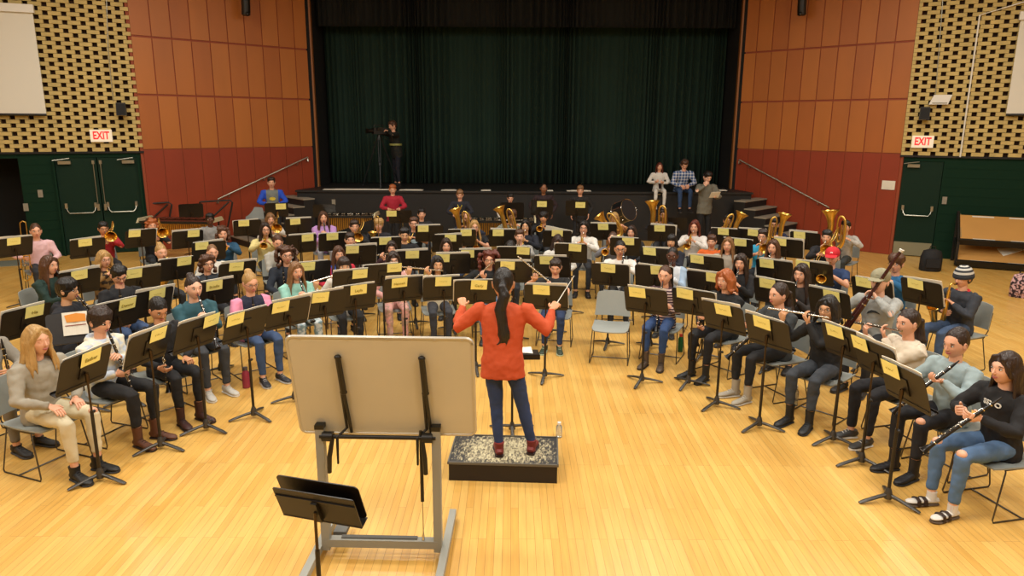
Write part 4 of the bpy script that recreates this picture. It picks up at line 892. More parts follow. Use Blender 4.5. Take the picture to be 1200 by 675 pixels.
# conductor's low stand beyond the podium
sb = atz(600, 506, 0); cs = empty('music_stand', (sb.x, sb.y, 0), R(2), 'low black music stand with flat desk just beyond the podium', 'music stand')
th = .80
MB().prism(rrect(.50, .34, .03), .004, 0, T(0, 0, th) @ RX(82)).build('desk', M_desk, cs); MB().box((0, -.16, th+.01), (.5, .004, .05)).build('lip', M_desk, cs)
MB().tube([(0, 0, .06), (0, 0, th-.01)], .012, 8).build('pole', M_desk, cs); MB().tube([(0, 0, .03), (0, 0, .10)], [.034, .018], 8).build('hub', M_iron, cs)
for a in (60, 180, 300): o = link('leg', STAND[5][1], cs); o.matrix_local = RZ(a)
o = link('sheet_music', SHEETS[1][0]); o.matrix_world = T(sb.x-.03, sb.y, th+.012) @ RZ(4) @ RX(-90) @ RX(0); tag(o, 'open white score lying flat on the low stand beyond the podium', 'sheet music'); link('staves', SHEETS[1][1], o)
# big board on wheeled frame, seen from behind
bl = atz(383, 640, .03); br = atz(519, 652, .03); mid = (bl+br)/2; by = mid.y; 
fr = empty('easel_board', (mid.x-.01, by, 0), R(-1.5), 'large cream board in silver trim on a grey metal frame', 'board stand')
M_greym = mat('grey_frame_paint', '8f9088', .45); M_boardback = mat('board_back', 'c3bda8', .6, var=.09, bscale=12); M_alu = mat('aluminium_trim', 'b9b6ac', .35, metal=.5)
hwp = .385; PH = .93
for s in (-1, 1):
    MB().box((s*hwp, 0, .05+PH/2-.02), (.055, .055, PH-.03)).build('post', M_greym, fr, False); MB().box((s*hwp, 0, PH+.02), (.06, .06, .03)).build('post_cap', M_black, fr, False)
    mb = MB(); mb.box((s*(hwp+.05), 0, .06), (.05, .95, .05)); mb.build('foot', M_greym, fr, False)
    for yy in (-.44, .44): MB().tube([(s*(hwp+.05)-.012, yy, .025), (s*(hwp+.05)+.012, yy, .025)], .025, 12).build('wheel', M_black, fr)
MB().box((0, 0, .10), (hwp*2, .06, .055)).build('crossbar', M_greym, fr, False); MB().box((-.02, .01, .13), (.52, .035, .012)).build('pad', mat('grey_pad', '5c5c58', .8), fr, False)
MB().box((-.32, .20, .10), (.09, .22, .03)).build('pad', mat('grey_pad', '5c5c58', .8), fr, False)
MB().tube([(-hwp, -.02, .885), (hwp, -.02, .885)], .015, 10).build('pivot_bar', M_black, fr)
for s in (-1, 1): MB().tube([(s*(hwp-.09), -.02, .885), (s*(hwp-.02), -.02, .885)], [.034, .034], 14).build('clamp', M_black, fr)
zt_ = atz(445, 393, 0); 
Tt = Vector((0, -.12, 1.60)); Tb = Vector((0, .06, .88)); dirb = (Tt-Tb); bh = dirb.length; ang = math.atan2(-(Tt.y-Tb.y), dirb.z); BM = Matrix.Translation((Tt+Tb)/2 + Vector((.055, 0, 0))) @ Matrix.Rotation(ang, 4, 'X')
MB().prism(rrect(1.15, bh-.02, .035), .018, 0, BM).build('board_panel', M_boardback, fr)
mb = MB(); pr_ = rrect(1.165, bh, .04); mb.tube([BM @ Vector((x, 0, z)) for x, z in pr_+[pr_[0], pr_[1]]], .0135, 6, cap=False); 
for x in (-.5, -.2, .05, .35, .52): mb.box(tuple(BM @ Vector((x, -.013, bh/2-.006))), (.012, .004, .006))
mb.build('trim_rail', M_alu, fr)
MB().prism(rrect(1.11, bh-.06, .02), .004, 0, BM @ T(0, .012, 0)).build('writing_face', mat('whiteboard', 'f0f0ee', .15), fr)
for s in (-1, 1):
    X = s*.265 + (.0); mb = MB()
    for a, r in (((X-.0, -.03, bh/2-.13), .017), ):
        p0 = BM @ Vector((X, -.03, bh/2-.13)); p1 = BM @ Vector((X+.01, -.035, -.02)); p2 = BM @ Vector((X+.03, -.035, -bh/2+.03)); p3 = Vector((X+.0, -.03, .885)); p4 = Vector((X-.0, -.04, .70))
        mb.tube([p0, p1], [.019, .021], 8); mb.tube([p1, p2], [.013, .011], 8); mb.tube([p1+Vector((-.012, 0, 0)), p2+Vector((-.03, 0, .03)), p3, p4], [.011, .010, .011, .007], 8); mb.ell(tuple(p0), (.024, .02, .018), 10, 6); mb.ell(tuple(p1), (.025, .02, .018), 10, 6)
    mb.build('tilt_arm', M_black, fr)
    MB().tube([p3+Vector((s*.03, 0, 0)), p3+Vector((s*.05, -.03, -.13)), p3+Vector((s*.055, -.03, -.24))], [.014, .017, .015], 8).build('handle', M_black, fr)
MB().tube([(.285, -.01, .93), (.285, -.01, .42)], .012, 8).build('gas_strut', M_black, fr); MB().tube([(.285, -.01, .42), (.285, -.01, .2), (.285, -.01, .12)], [.004, .004, .012], 6).build('strut_rod', M_chrome, fr)
# double-desk stand near the camera
sp_ = atz(372, 590, .84); ns = empty('music_stand', (sp_.x, sp_.y, 0), R(-16), 'black folding music stand with thick double desk nearest the camera', 'music stand')
NM = T(0, 0, .84) @ RX(22)
MB().prism(rrect(.50, .235, .012), .006, 0, NM @ T(0, -.012, -.02)).build('desk', M_desk, ns); MB().prism(rrect(.51, .26, .03), .006, 0, NM @ T(0, .05, .0)).build('desk', M_desk, ns)
MB().box((0, 0, 0), (.5, .075, .006), 0, NM @ T(0, .02, -.135)).build('shelf', M_desk, ns, False); MB().prism(rrect(.49, .012, .004), .010, 0, NM @ T(0, -.018, .04)).build('rib', M_desk, ns)
MB().box((0, -.028, -.04), (.035, .02, .15), 0, NM).build('bracket', M_black, ns); MB().tube([(0, -.03, .55), (0, -.03, .80)], .009, 8).build('upper_tube', M_bronze, ns); MB().tube([(0, -.03, .05), (0, -.03, .57)], .0135, 8).build('pole', M_desk, ns)
MB().tube([(0, -.03, .03), (0, -.03, .12)], [.034, .018], 8).build('hub', M_iron, ns)
for a in (60, 180, 300): o = link('leg', STAND[5][1], ns); o.matrix_local = T(0, -.03, 0) @ RZ(a)
# ---------------------------------------------------------------- players (head pixel -> seat position at real height)
# hx, hy, sc, clothing description, spec
fj = '2c3f5f'
def D(**k): return k
FL, CL, TR, TB, SX, EU, HO = 'flute clarinet trumpet trombone sax euph horn'.split()
PPL = [
 # left front arc
 (-24, 380, 1, 'partly out of frame at the far left edge holding a clarinet', D(arms='clar_down', inst='clarinet', top='8a8478', pants='6f6a60', hair='long', hc='br', cx=.0)),
 (43, 399, 1, 'in light grey knit sweater and ripped cream jeans', D(arms='custom', G=[((-.10, .31, .60), (.3, 1, -.2), (0, 0, -1)), ((.13, .36, .63), (0, 1, -.2), (0, 0, -1))], top='989283', pants='c9bfa0', rip=1, shoes=('hightop', '151414', '2a2a2a'), hair='long', hc='bl', hl=.26, near=True, hp=2, closed=True, curl=.45, cuff=.18, tgt=(1.0, 4.2))),
 (118, 374, 1, 'in pastel tie-dye hoodie playing clarinet', D(arms=CL, inst='clarinet', top=('d9d6c2', 'b9c6d6', 'blotch'), hood=True, pants='141416', shoes=('boot', '5a3421', '2a1a12'), hair='mop', hc='db', near=True, cf=.3, hp=-12)),
 (188, 364, .97, 'in black top looking down beside a held clarinet', D(arms='clar_down', inst='clarinet', onehand=True, cx=.16, top='121215', pants='101013', shoes=('boot', '3a1c18', '2a1a12'), hair='back', hc='k', skin='m', near=True, hp=-25)),
 (227, 337, 1, 'in dark teal sweatshirt playing clarinet', D(arms=CL, inst='clarinet', top='2c5560', pants='35383c', shoes=('sneaker', 'b9b6ae', 'd6d2c8'), hair='bun', hc='db', skin='f', near=True)),
 (294, 332, .97, 'in navy jacket with pink shoulders holding a clarinet on lap', D(arms='clar_down', inst='clarinet', cx=.10, top=('1d2238', 'd98aa8', 'raglan'), pants='34496c', shoes=('sneaker', '25252a', 'b9b6ae'), hair='bun', hc='bl', glasses=True, near=True, hp=-10)),
 (347, 318, .95, 'in light teal shirt and patterned leggings playing clarinet', D(arms=CL, inst='clarinet', top='8ec4b8', pants=('b9c3c6', '6f8890', 'blotch'), hair='long', hc='lb', hl=.3, near=True)),
 (403, 312, .95, 'in white tee and striped black track pants playing flute', D(arms=FL, inst='flute', top='d8d4cc', pants='17181b', hair='fringe', hc='db', skin='a', near=True, fa=14, shoes=('sneaker', '2a2a2c', 'd6d2c8'))),
 (461, 305, .95, 'in pale pink outfit with patterned knees', D(arms='lap', top='d9a5a0', pants=('cf9a94', 'a98d7c', 'blotch'), hair='bob', hc='db', skin='f', glasses=True, near=True)),
 (513, 310, .92, 'in cream sweater and dark grey trousers playing flute', D(arms=FL, inst='flute', top='c4b79c', pants='2d2f36', hair='long', hc='k', skin='a', near=True, fa=-6)),
 (573, 304, .95, 'in black hoodie and blue jeans playing flute behind conductor', D(arms=FL, inst='flute', top='1a1c1e', pants='4d6685', hair='bigcurly', hc='rb', glasses=True, near=True, fa=45)),
 (651, 313, .93, 'in black T-shirt and blue jeans holding a flute', D(arms='custom', inst='flute_c', G=[((.06, .33, .93), (.6, .8, .2), (0, 0, 1)), ((.26, .30, 1.02), (-.1, .8, .4), (0, -.3, .8))], top='1a1b1c', sleeve='tee', pants='1f3050', shoes=('sneaker', '2c3a2c', 'b0c0a0'), hair='short', hc='db', near=True, hp=-14)),
 (779, 323, .95, 'in maroon striped top and blue jeans playing clarinet', D(arms=CL, inst='clarinet', top=('3a1f2a', 'b9a59c', 'stripe'), sleeve='three', pants='26406b', shoes=('boot', '4a3c30', '2a2018'), hair='pony', hc='br', near=True, cf=.3, hl=.1)),
 (850, 328, 1, 'with short red hair in black top and dark ankle boots', D(arms='clar_down', inst='clarinet', top='131517', pants='15161a', shoes=('boot', '181818', '222222'), hair='bob', hc='gi', near=True, tgt=(-1.0, 5.2))),
 (912, 347, 1, 'in dark grey hoodie and pale grey boots', D(arms='custom', G=[((-.08, .36, .78), (0, 1, 0), (0, 0, -1)), ((.12, .38, .80), (0, 1, .1), (-1, 0, 0))], inst='clar_g', top='34383a', hood=True, pants='16171a', shoes=('boot', '9d9687', 'c9c4b8'), hair='pony', hc='db', near=True, tgt=(-1.6, 5.2), hl=.2)),
 (970, 360, 1, 'in black hoodie with yellow lining playing flute', D(arms=FL, inst='flute', top='141517', hood=False, pants='33383f', shoes=('boot', '151515', '202020'), hair='bob', hc='k', skin='a', glasses=True, near=True, tgt=(-.4, 4.4), fa=4)),
 (1063, 382, 1, 'in cream sweater playing flute', D(arms=FL, inst='flute', top='d3c7b3', pants='131318', shoes=('sneaker', '3a3a3a', 'd6d2c8'), hair='pony', hc='db', near=True, tgt=(-1.6, 4.6), hl=.1)),
 (1118, 404, 1, 'smiling in light blue denim jacket', D(arms='custom', G=[((-.06, .30, .86), (.2, 1, .1), (0, -.3, .8)), ((.06, .36, .80), (-.2, 1, .1), (0, -.3, .8))], inst='clar_g', top='8fa0a3', rip=1, pants='131318', shoes=('boot', '16151a', '202020'), hair='back', hc='db', smile=True, near=True, tgt=(-1.4, 4.0), hp=-8)),
 (1178, 424, 1, 'in black lettered sweatshirt and ripped blue jeans holding a clarinet', D(arms='custom', G=[((-.08, .37, .80), (.1, 1, .1), (.6, -.3, .2)), ((.07, .35, .80), (-.2, 1, .1), (-.6, -.3, .2))], inst='clar_g', top='131214', text='SSYO', pants='4f6c90', rip=2, shoes=('sandal', '30201a', '5a4a3a'), hair='longpart', hc='db', skin='f', near=True, tgt=(-1.5, 3.6), hl=.32, cuff=.1)),
 # left second arc
 (58, 311, .98, 'in dark green sweater with very long brown hair', D(arms=CL, inst='clarinet', top='16302a', pants='16181c', hair='long', hc='br', hl=.42, near=True, tgt=(2, 6.5))),
 (79, 340, 1, 'in black hoodie seen from behind playing clarinet', D(arms=CL, inst='clarinet', top='15171f', hood=True, pants='20242e', hair='mop', hc='k', skin='a', glasses=True, near=True, tgt=(2, 7.0))),
 (140, 322, 1, 'in black hoodie and blue jeans looking down', D(arms='clar_down', inst='clarinet', top='15161a', hood=True, pants='34496c', hair='short', hc='k', skin='l', glasses=True, near=True, hp=-22)),
 (122, 304, .95, 'in leopard print top playing trumpet', D(arms=TR, inst='trumpet', top=('8a6a3c', '2a1c10', 'blotch'), hair='bob', hc='bl', glasses=True)),
 (189, 296, .93, 'in grey top with yellow strap playing saxophone', D(arms=SX, inst='alto_saxophone', top='6f7468', strap='e8c02a', hair='bun', hc='bl')),
 (243, 309, .93, 'in dark slate sweatshirt with grey sleeves', D(arms='clar_down', inst='clarinet', top=('2a2f36', '5a6270', 'raglan'), hair='curly', hc='br', glasses=True)),
 (336, 299, .98, 'in dark navy jacket with big curly hair', D(arms='clar_down', inst='clarinet', top='1c2430', hair='bigcurly', hc='br', glasses=True)),
 (326, 284, .93, 'in pale grey hoodie bending behind the curly-haired player', D(arms=CL, inst='clarinet', top='a5a39a', hood=True, hair='back', hc='br', hp=-15)),
 (397, 298, .93, 'in red and blue jacket with long brown hair', D(arms='lap', top=('2450a8', 'b8243a', 'raglan'), hair='long', hc='br', hl=.3)),
 # left third and back arcs
 (42, 271, .98, 'in pale pink hoodie beside an upright trombone', D(arms='tbn_up', inst='trombone', cx=.25, top='d6b0b4', hood=True, hair='back', hc='br', near=False)),
 (121, 268, .95, 'in red shirt playing trombone near the green wall', D(arms=TB, inst='trombone', top='a32028', hair='short', hc='k', skin='m', glasses=True, ix=.3)),
 (178, 264, .95, 'in dark shirt with curly ginger hair', D(arms=TB, inst='trombone', top='1c1d22', hair='curly', hc='gi')),
 (246, 257, .93, 'in grey hoodie behind the teal-shirted trumpet player', D(arms='lap', top='8a8a88', hood=True, hair='short', hc='k', skin='d')),
 (261, 274, .95, 'in blue-teal shirt playing trumpet', D(arms=TR, inst='trumpet', top='1f4a66', hair='curly', hc='br')),
 (249, 296, .9, 'in white shirt low behind the leftward cards', D(arms='lap', top='c9c6bd', hair='back', hc='lb')),
 (311, 269, .97, 'in pale yellow hoodie playing trumpet', D(arms=TR, inst='trumpet', top='cfc080', hood=True, hair='long', hc='db', glasses=True, iz=-.3, ix=.2)),
 (317, 257, .95, 'in white shirt playing trombone behind the yellow hoodie', D(arms=TB, inst='trombone', top='cfc9bd', hair='bob', hc='lb', ix=.2, iz=-.45)),
 (379, 255, .98, 'in lilac jacket playing clarinet', D(arms=CL, inst='clarinet', top='b58ac4', pants='8a8a90', hair='long', hc='br', hat=('band', '1a1a1c', '1a1a1c'))),
 (415, 265, .95, 'in black shirt playing trombone left of the blond brass player', D(arms=TB, inst='trombone', top='16171a', hair='short', hc='db', ix=.35, iz=-.5)),
 (410, 281, .93, 'in dark brown top low behind the tilted black stand', D(arms='lap', top='3a2a24', hair='short', hc='db')),
 (444, 264, .93, 'blond in dark top with trombone slide beside face', D(arms='tbn_up', cx=.1, inst='trombone', top='20222a', hair='mop', hc='bl')),
 (474, 275, .97, 'in plain black shirt looking down at the music', D(arms='lap', top='17181b', hair='short', hc='k', skin='a', hp=-8)),
 (485, 262, .97, 'in black T-shirt with blue print playing french horn', D(arms=HO, inst='french_horn', top='141618', emblem=('disc', 'a8c4d4'), sleeve='tee', hair='short', hc='br', glasses=True)),
 (494, 251, .93, 'in dark shirt behind the printed T-shirt', D(arms='lap', top='1c1d20', hair='short', hc='k')),
 (459, 291, .9, 'in dark maroon top behind the pink outfit', D(arms=FL, inst='flute', top='3a1c24', hair='long', hc='db')),
 (523, 288, .93, 'in blue hood between yellow cards', D(arms='lap', top='2a3a55', hood=True, hair='long', hc='db')),
 (547, 256, .95, 'in navy top playing euphonium', D(arms='euph', inst='euphonium', top='20283c', hair='buzz', hc='lb', er=-8)),
 (556, 266, .97, 'in black shirt with long blond hair playing cornet', D(arms=TR, inst='trumpet', top='121417', sleeve='tee', hair='long', hc='bl', glasses=True, iz=-.55)),
 (600, 253, .97, 'in pale patterned shirt playing euphonium', D(arms='euph', inst='euphonium', top=('b4b7a4', '7a8078', 'blotch'), hair='mop', hc='br', glasses=True, er=-14)),
 (609, 277, .93, 'flushed face above a stand in light grey top', D(arms=TR, inst='silver_trumpet', top='8f8d88', hair='short', hc='br', skin='f')),
 (616, 265, .97, 'in navy jacket with long black hair playing trumpet', D(arms=TR, inst='trumpet', top='161a26', hair='longpart', hc='k', skin='a', iz=-.6)),
 (598, 290, .9, 'in dark top bending with black hair over a stand', D(arms='lap', top='1a1a1e', hair='fringe', hc='k', hl=.1, hp=-35, skin='m')),
 (637, 255, .95, 'in dark top holding a trumpet below a tall stand', D(arms=TR, inst='trumpet', top='17181c', hair='mop', hc='k', skin='m')),
 (654, 283, .93, 'in white top bowed under messy open music', D(arms='lap', top='c9c8c2', hair='long', hc='db', hp=-30)),
 (684, 267, 1, 'in fluffy white hoodie playing trumpet', D(arms=TR, inst='trumpet', top='d9d6ce', hood=True, hair='longpart', hc='k', glasses=True, iz=-.6, hl=.1)),
 (720, 256, .95, 'in orange-brown top playing euphonium beside the tilted drum', D(arms='euph', inst='euphonium', top='9a6a3a', hair='bob', hc='bl', glasses=True, er=-35)),
 (718, 280, .9, 'in grey top hidden behind a card and stand', D(arms=TR, inst='trumpet', top='6a6a70', hair='back', hc='br', skin='f')),
 (727, 292, .98, 'in white long-sleeved shirt and black trousers playing clarinet', D(arms='custom', inst='clar_s', G=[((-.03, .26, .93), None, None), ((.02, .34, .80), None, None)], top='dcd9d2', pants='17181b', shoes=('sneaker', '2a2a2e', 'c9c4b8'), hair='back', hc='k', skin='m', glasses=True, smile=True)),
 (740, 272, .93, 'in black shirt with long dark hair beside the big tuba', D(arms='lap', top='15171c', hair='long', hc='db')),
 (777, 252, .95, 'in dark top behind the biggest tuba', D(arms='euph', inst='tuba', top='1d1d22', hair='long', hc='db', er=0)),
 (787, 283, .93, 'in navy top playing clarinet', D(arms=CL, inst='clarinet', top='1c1f2c', hair='fringe', hc='k', hl=.08, skin='a')),
 (814, 266, .98, 'in white sleeves with very long auburn hair playing trumpet', D(arms=TR, inst='trumpet', top='cfcac4', hair='longpart', hc='rb', hl=.4, iz=-.5)),
 (788, 300, .95, 'in white and pale blue shirt', D(arms=CL, inst='clarinet', top=('d0d6de', '9fb6cf', 'raglan'), hair='back', hc='k', skin='d', smile=True)),
 (853, 259, .95, 'in dark shirt playing euphonium left of the stage steps', D(arms='euph', inst='euphonium_r', top='2a2226', hair='short', hc='k', glasses=True, er=15, skin='m')),
 (834, 283, .9, 'in orange top between the right-hand stands', D(arms='lap', top='d06020', hair='short', hc='br')),
 (853, 287, .95, 'in beige top with long fair hair', D(arms='lap', top='9a9184', hair='long', hc='lb')),
 (868, 308, .95, 'in black top with long dark hair behind the red-haired player', D(arms=CL, inst='clarinet', top='17171a', hair='long', hc='db', glasses=False)),
 (894, 277, .97, 'in bright sky-blue shirt playing trombone', D(arms=TB, inst='trombone', top='2f9ac0', sleeve='tee', hair='short', hc='db', glasses=True, ix=-.2, iz=-.5)),
 (906, 290, .97, 'in grey cardigan with long brown hair', D(arms=CL, inst='clarinet', top='8a8880', hair='long', hc='br', hl=.36)),
 (907, 263, .95, 'in navy shirt playing euphonium near the orange wall', D(arms='euph', inst='euphonium_r', top='1c2440', hair='short', hc='k', er=3)),
 (969, 278, .97, 'in black shirt playing trombone behind the red cap', D(arms=TB, inst='trombone', top='1a1a1e', hair='short', hc='k', ix=.1, iz=-.5)),
 (975, 301, 1, 'in blue T-shirt and red cap playing trumpet', D(arms=TR, inst='trumpet', top='20365c', sleeve='tee', hair='under', hc='db', hat=('cap', 'c01c28', 'e8e0dc'), hp=-5, iz=-.3)),
 (991, 266, .95, 'in pale grey sweater behind the rightmost tuba', D(arms='euph', inst='tuba', top='a8a49c', pants='2a2f30', hair='short', hc='k', er=0, tgt=(3, 9))),
 (939, 321, 1, 'in dark brown hoodie with long wavy hair', D(arms=CL, inst='clarinet', top='2b2522', hair='long', hc='db', hl=.34)),
 (1050, 309, 1, 'in bright blue jacket and glasses', D(arms=TR, inst='silver_trumpet', top='1c5a86', hair='mop', hc='br', glasses=True)),
 (1031, 330, 1.06, 'in light grey sweatshirt and flat cap playing bassoon', D(arms='bassoon', inst='bassoon', top='9a9c98', emblem=('swoosh', '2c3034'), pants='1b1c20', hair='under', hc='db', hat=('cap', '8f8a70', '8f8a70'), near=True, skin='f')),
 (1128, 325, 1, 'in striped knit hat and dark sweater playing saxophone', D(arms=SX, inst='alto_saxophone', top='2c3038', pants='3a4e6c', hair='under', hc='db', hat=('beanie', '23262c', 'b9b6ae'), near=True, tgt=(-1.2, 5.6), hp=-8, collar='c8202a', shoes=('sneaker', '2a2a2c', 'd6d2c8'))),
]
STD = [ # standing figures: hx, hy, y, scale, desc, spec
 (318, 214, 16.6, .95, 'standing in blue and grey raglan hoodie at left back', D(arms='sticks', inst='drumsticks', top=('6f7470', '1f49b8', 'raglan'), hood=True, emblem=('disc', 'c9b23a'), hair='short', hc='db')),
 (460, 222, 16.6, .93, 'standing in red shirt at the red drum', D(arms='sticks', inst='drumsticks', top='a01c30', hair='short', hc='gi', hp=-10)),
 (539, 228, 15.9, .95, 'standing in dark hoodie with yellow collar', D(arms='sticks', inst='drumsticks', top='1d1d26', hood=False, strap='d8c030', hair='short', hc='lb', hp=-15)),
 (598, 232, 16.3, .86, 'standing in white shirt behind a low black stand', D(arms='lap', top='d2cec4', hair='short', hc='k', hp=-12)),
 (637, 221, 16.8, .95, 'standing in dark maroon shirt behind a stand with a card', D(arms='lap', top='2a1a1e', hair='buzz', hc='k', skin='b')),
 (680, 223, 16.8, .94, 'standing in black vest over white collar', D(arms='lap', top='1d1b1a', hair='short', hc='lb', strap='d8d4cc', hp=-8)),
]
FOC = Vector((0, 5.2, 0)); people = []
def place_person(hx, hy, sc, desc, sp_, i, y=None):
    st = sp_.get('pose', 'seated'); hz = (1.137 if st == 'seated' else 1.54)*sc
    p = atz(hx, hy, hz) if y is None else aty(hx, hy, y)
    if y is not None: sc = p.z/1.535
    tg = sp_.get('tgt', (0, 4.6 if sp_.get('near') else 3.9)); dx, dy = tg[0]-p.x, tg[1]-p.y; yaw = math.atan2(-dx, dy) + R(random.Random(i).uniform(-7, 7))
    off = Matrix.Rotation(yaw, 4, 'Z') @ Vector((0, (.045+.44*math.sin(R(4)) if False else .045)*sc, 0))
    return Vector((p.x-off.x, p.y-off.y, 0)), yaw, sc, p
INSTN = {'flute_c': 'flute', 'clar_g': 'clarinet', 'clar_s': 'clarinet', 'euphonium_r': 'euphonium', 'tuba_r': 'tuba', 'alto_saxophone': 'saxophone', 'silver_trumpet': 'silver trumpet', 'french_horn': 'french horn', 'drumsticks': 'pair of drumsticks'}
def make_person(loc, yaw, sc, desc, spc, i, group='student players of the band'):
    spc.setdefault('seed', i)
    r_ = empty('person', loc, yaw, 'person '+desc, 'person', group, sc); res = person(r_, spc)
    M = Matrix.Translation(loc) @ Matrix.Rotation(yaw, 4, 'Z') @ Matrix.Diagonal((sc, sc, sc, 1))
    k = spc.get('inst')
    if k:
        IM = res[1]; kk = k
        if k == 'flute_c': IM = T(.03, .34, .96) @ RY(-38) ; kk = 'flute'
        if k == 'clar_g': g0, g1 = [Vector(q[0]) for q in spc['G']]; d = (g1-g0).normalized(); d = (Vector((.25, .45, -.55))).normalized(); o_ = g0-d*.24; z = Vector((0, .3, 1)); z = (z-d*z.dot(d)).normalized(); x = d.cross(z); IM = Matrix(((x.x, d.x, z.x, o_.x), (x.y, d.y, z.y, o_.y), (x.z, d.z, z.z, o_.z), (0, 0, 0, 1))); kk = 'clarinet'
        if k == 'clar_s': g0 = Vector((-.03, .27, .93)); d = Vector((.08, .45, -.85)).normalized(); o_ = g0-d*.22; z = Vector((0, .5, 1)); z = (z-d*z.dot(d)).normalized(); x = d.cross(z); IM = Matrix(((x.x, d.x, z.x, o_.x), (x.y, d.y, z.y, o_.y), (x.z, d.z, z.z, o_.z), (0, 0, 0, 1))); kk = 'clarinet'
        nm = INSTN.get(k, k); q = {'euphonium': 'brass ', 'tuba': 'large brass ', 'trumpet': 'brass ', 'trombone': 'brass ', 'clarinet': 'black ', 'flute': 'silver ', 'bassoon': 'dark red ', 'saxophone': 'brass ', 'french horn': 'brass '}.get(nm, '')
        instrument(kk, M @ IM, label('%s%s of the person %s' % (q, nm, desc)))
    return r_
DROP = ['playing clarinet', 'playing flute', 'playing trumpet', 'playing trombone', 'playing euphonium', 'playing saxophone', 'holding a clarinet', 'holding a flute', 'playing bassoon', 'playing cornet', 'playing french horn', 'on lap']
def label(s, mx=16):
    w = s.split()
    return ' '.join(w[:mx])
used = []
for i, (hx, hy, sc, desc, spc) in enumerate(PPL):
    loc, yaw, sc, hp_ = place_person(hx, hy, sc, desc, spc, i); used.append([loc, yaw, sc, desc, spc, i, hx, hy])
# keep seats from sinking into each other: relax distances a little
for it in range(30):
    for a in range(len(used)):
        for b_ in range(a+1, len(used)):
            d = used[b_][0]-used[a][0]; d.z = 0; L_ = d.length
            TH = .63 if used[a][4].get('near') and used[b_][4].get('near') else .56
            if L_ < TH:
                # push mostly along the line of sight so the picture keeps its layout
                va = Vector((used[a][0].x, used[a][0].y, 0)).normalized(); m = (TH-L_)*.5*(1 if d.dot(va) > 0 else -1); used[a][0] = used[a][0]-va*m*.6; used[b_][0] = used[b_][0]+va*m*.6
for loc, yaw, sc, desc, spc, i, hx, hy in used:
    make_person(loc, yaw, sc, desc, spc, i)
    c_ = chair(loc+Matrix.Rotation(yaw, 4, 'Z') @ Vector((0, -.03, 0)), yaw, label('grey plastic chair under the person '+desc)); c_.scale = (1, 1, min(1, .96*sc+.02))
    
for i, (hx, hy, y, sc, desc, spc) in enumerate(STD):
    spc['pose'] = 'standing'; loc, yaw, sc, hp_ = place_person(hx, hy, sc, desc, spc, 100+i, y); make_person(loc, yaw, sc, desc, spc, 200+i); used.append([loc, yaw, sc, desc, spc, 100+i, hx, hy])
# empty chairs
for (px, py, aim, lab) in ((716, 381, (0, 3), 'empty grey plastic chair right of the conductor beside the gap in front row'), (300, 262, (0, 3), 'empty grey chair behind the person in pale yellow hoodie'), (338, 258, (0, 3), 'empty grey chair in front of person standing in raglan hoodie')):
    p = atz(px, py, .45); chair((p.x, p.y, 0), math.atan2(-(aim[0]-p.x), aim[1]-p.y), lab)
# ---------------------------------------------------------------- music stands: card px, card py, desk-centre px (None = no card)
ST = [(16,283,18,''),(100,284,103,''),(158,273,165,''),(92,322,93,''),(157,319,165,''),(146,358,138,'Denver'),(190,345,186,''),(37,367,30,'Mia'),(102,420,99,'Esther'),(181,394,174,''),(248,379,230,''),(271,369,288,''),(327,356,338,''),(374,346,380,''),
 (419,338,416,'Layla'),(467,329,473,'Hannah'),(519,328,520,''),(561,332,557,'Carly'),(635,338,640,''),(748,342,757,''),(804,344,813,''),(850,361,848,''),(896,378,900,''),(982,390,990,''),(1012,408,1026,''),(1049,438,1060,''),
 (219,307,211,''),(276,311,278,''),(262,334,262,'Brielle'),(358,312,364,''),(226,274,220,''),(237,287,245,''),(286,261,290,''),(346,259,350,''),(357,279,350,''),(398,278,400,''),(409,292,418,''),(420,313,412,''),(451,280,452,''),(483,297,485,''),(496,264,503,''),(472,308,448,''),
 (518,301,530,''),(528,278,524,''),(546,269,541,''),(548,296,556,''),(594,274,600,''),(613,291,602,''),(595,306,602,''),(642,306,648,''),(674,289,669,''),(707,265,707,''),(736,281,733,''),(713,313,715,''),(773,267,775,''),(773,298,780,''),(773,316,768,''),(818,304,828,''),
 (837,323,828,''),(848,271,850,''),(883,272,880,''),(888,309,896,''),(901,330,908,''),(944,277,950,''),(976,345,972,''),(1014,332,1022,''),(1075,334,1080,''),(935,308,955,''),(862,281,858,''),(915,283,922,'')]
FLOORY = {8: .0}
stands = []
for k, (cx, cy, dx, txt) in enumerate(ST):
    pc2 = atz(cx, cy, DZ+.11); zc = (pc2-Vector((0, 0, CAMZ))).length
    p = atz(dx, cy+.11*F/zc*.95, DZ); o_ = Vector((p.x, p.y, 0)); d = o_-FOC; yaw = max(-R(80), min(R(78), math.atan2(-d.x, d.y)))+R(random.Random(k).uniform(-4, 4))
    ef = abs(math.cos(yaw)*o_.y+abs(o_.x)*math.sin(abs(yaw)))/o_.y; w = (cx-dx)/F*zc/max(.5, ef); stands.append([o_, yaw, max(-.15, min(.15, w)), txt, k])
EXTRA = [(600, 247, 15.0, 'low black stand without a card in front of the person standing in white shirt'), (224, 247, 15.8, 'black stand without a card before the left orange wall'), (791, 262, 15.2, 'black stand without a card in front of the person in grey sweatshirt by stage'), (380, 247, 16.3, 'black stand without a card behind the person in lilac jacket'), (653, 280, 12.3, 'black stand holding messy open music left of the fluffy white hoodie'), (89, 388, 7.0, 'black stand turned to show its colourful music left of the tie-dye hoodie')]
TALL = [(329, 240, 324, 15.9, 0), (459, 248, 469, 15.6, 1), (635, 237, 635, 15.9, 4), (680, 238, 676, 15.9, 5)]
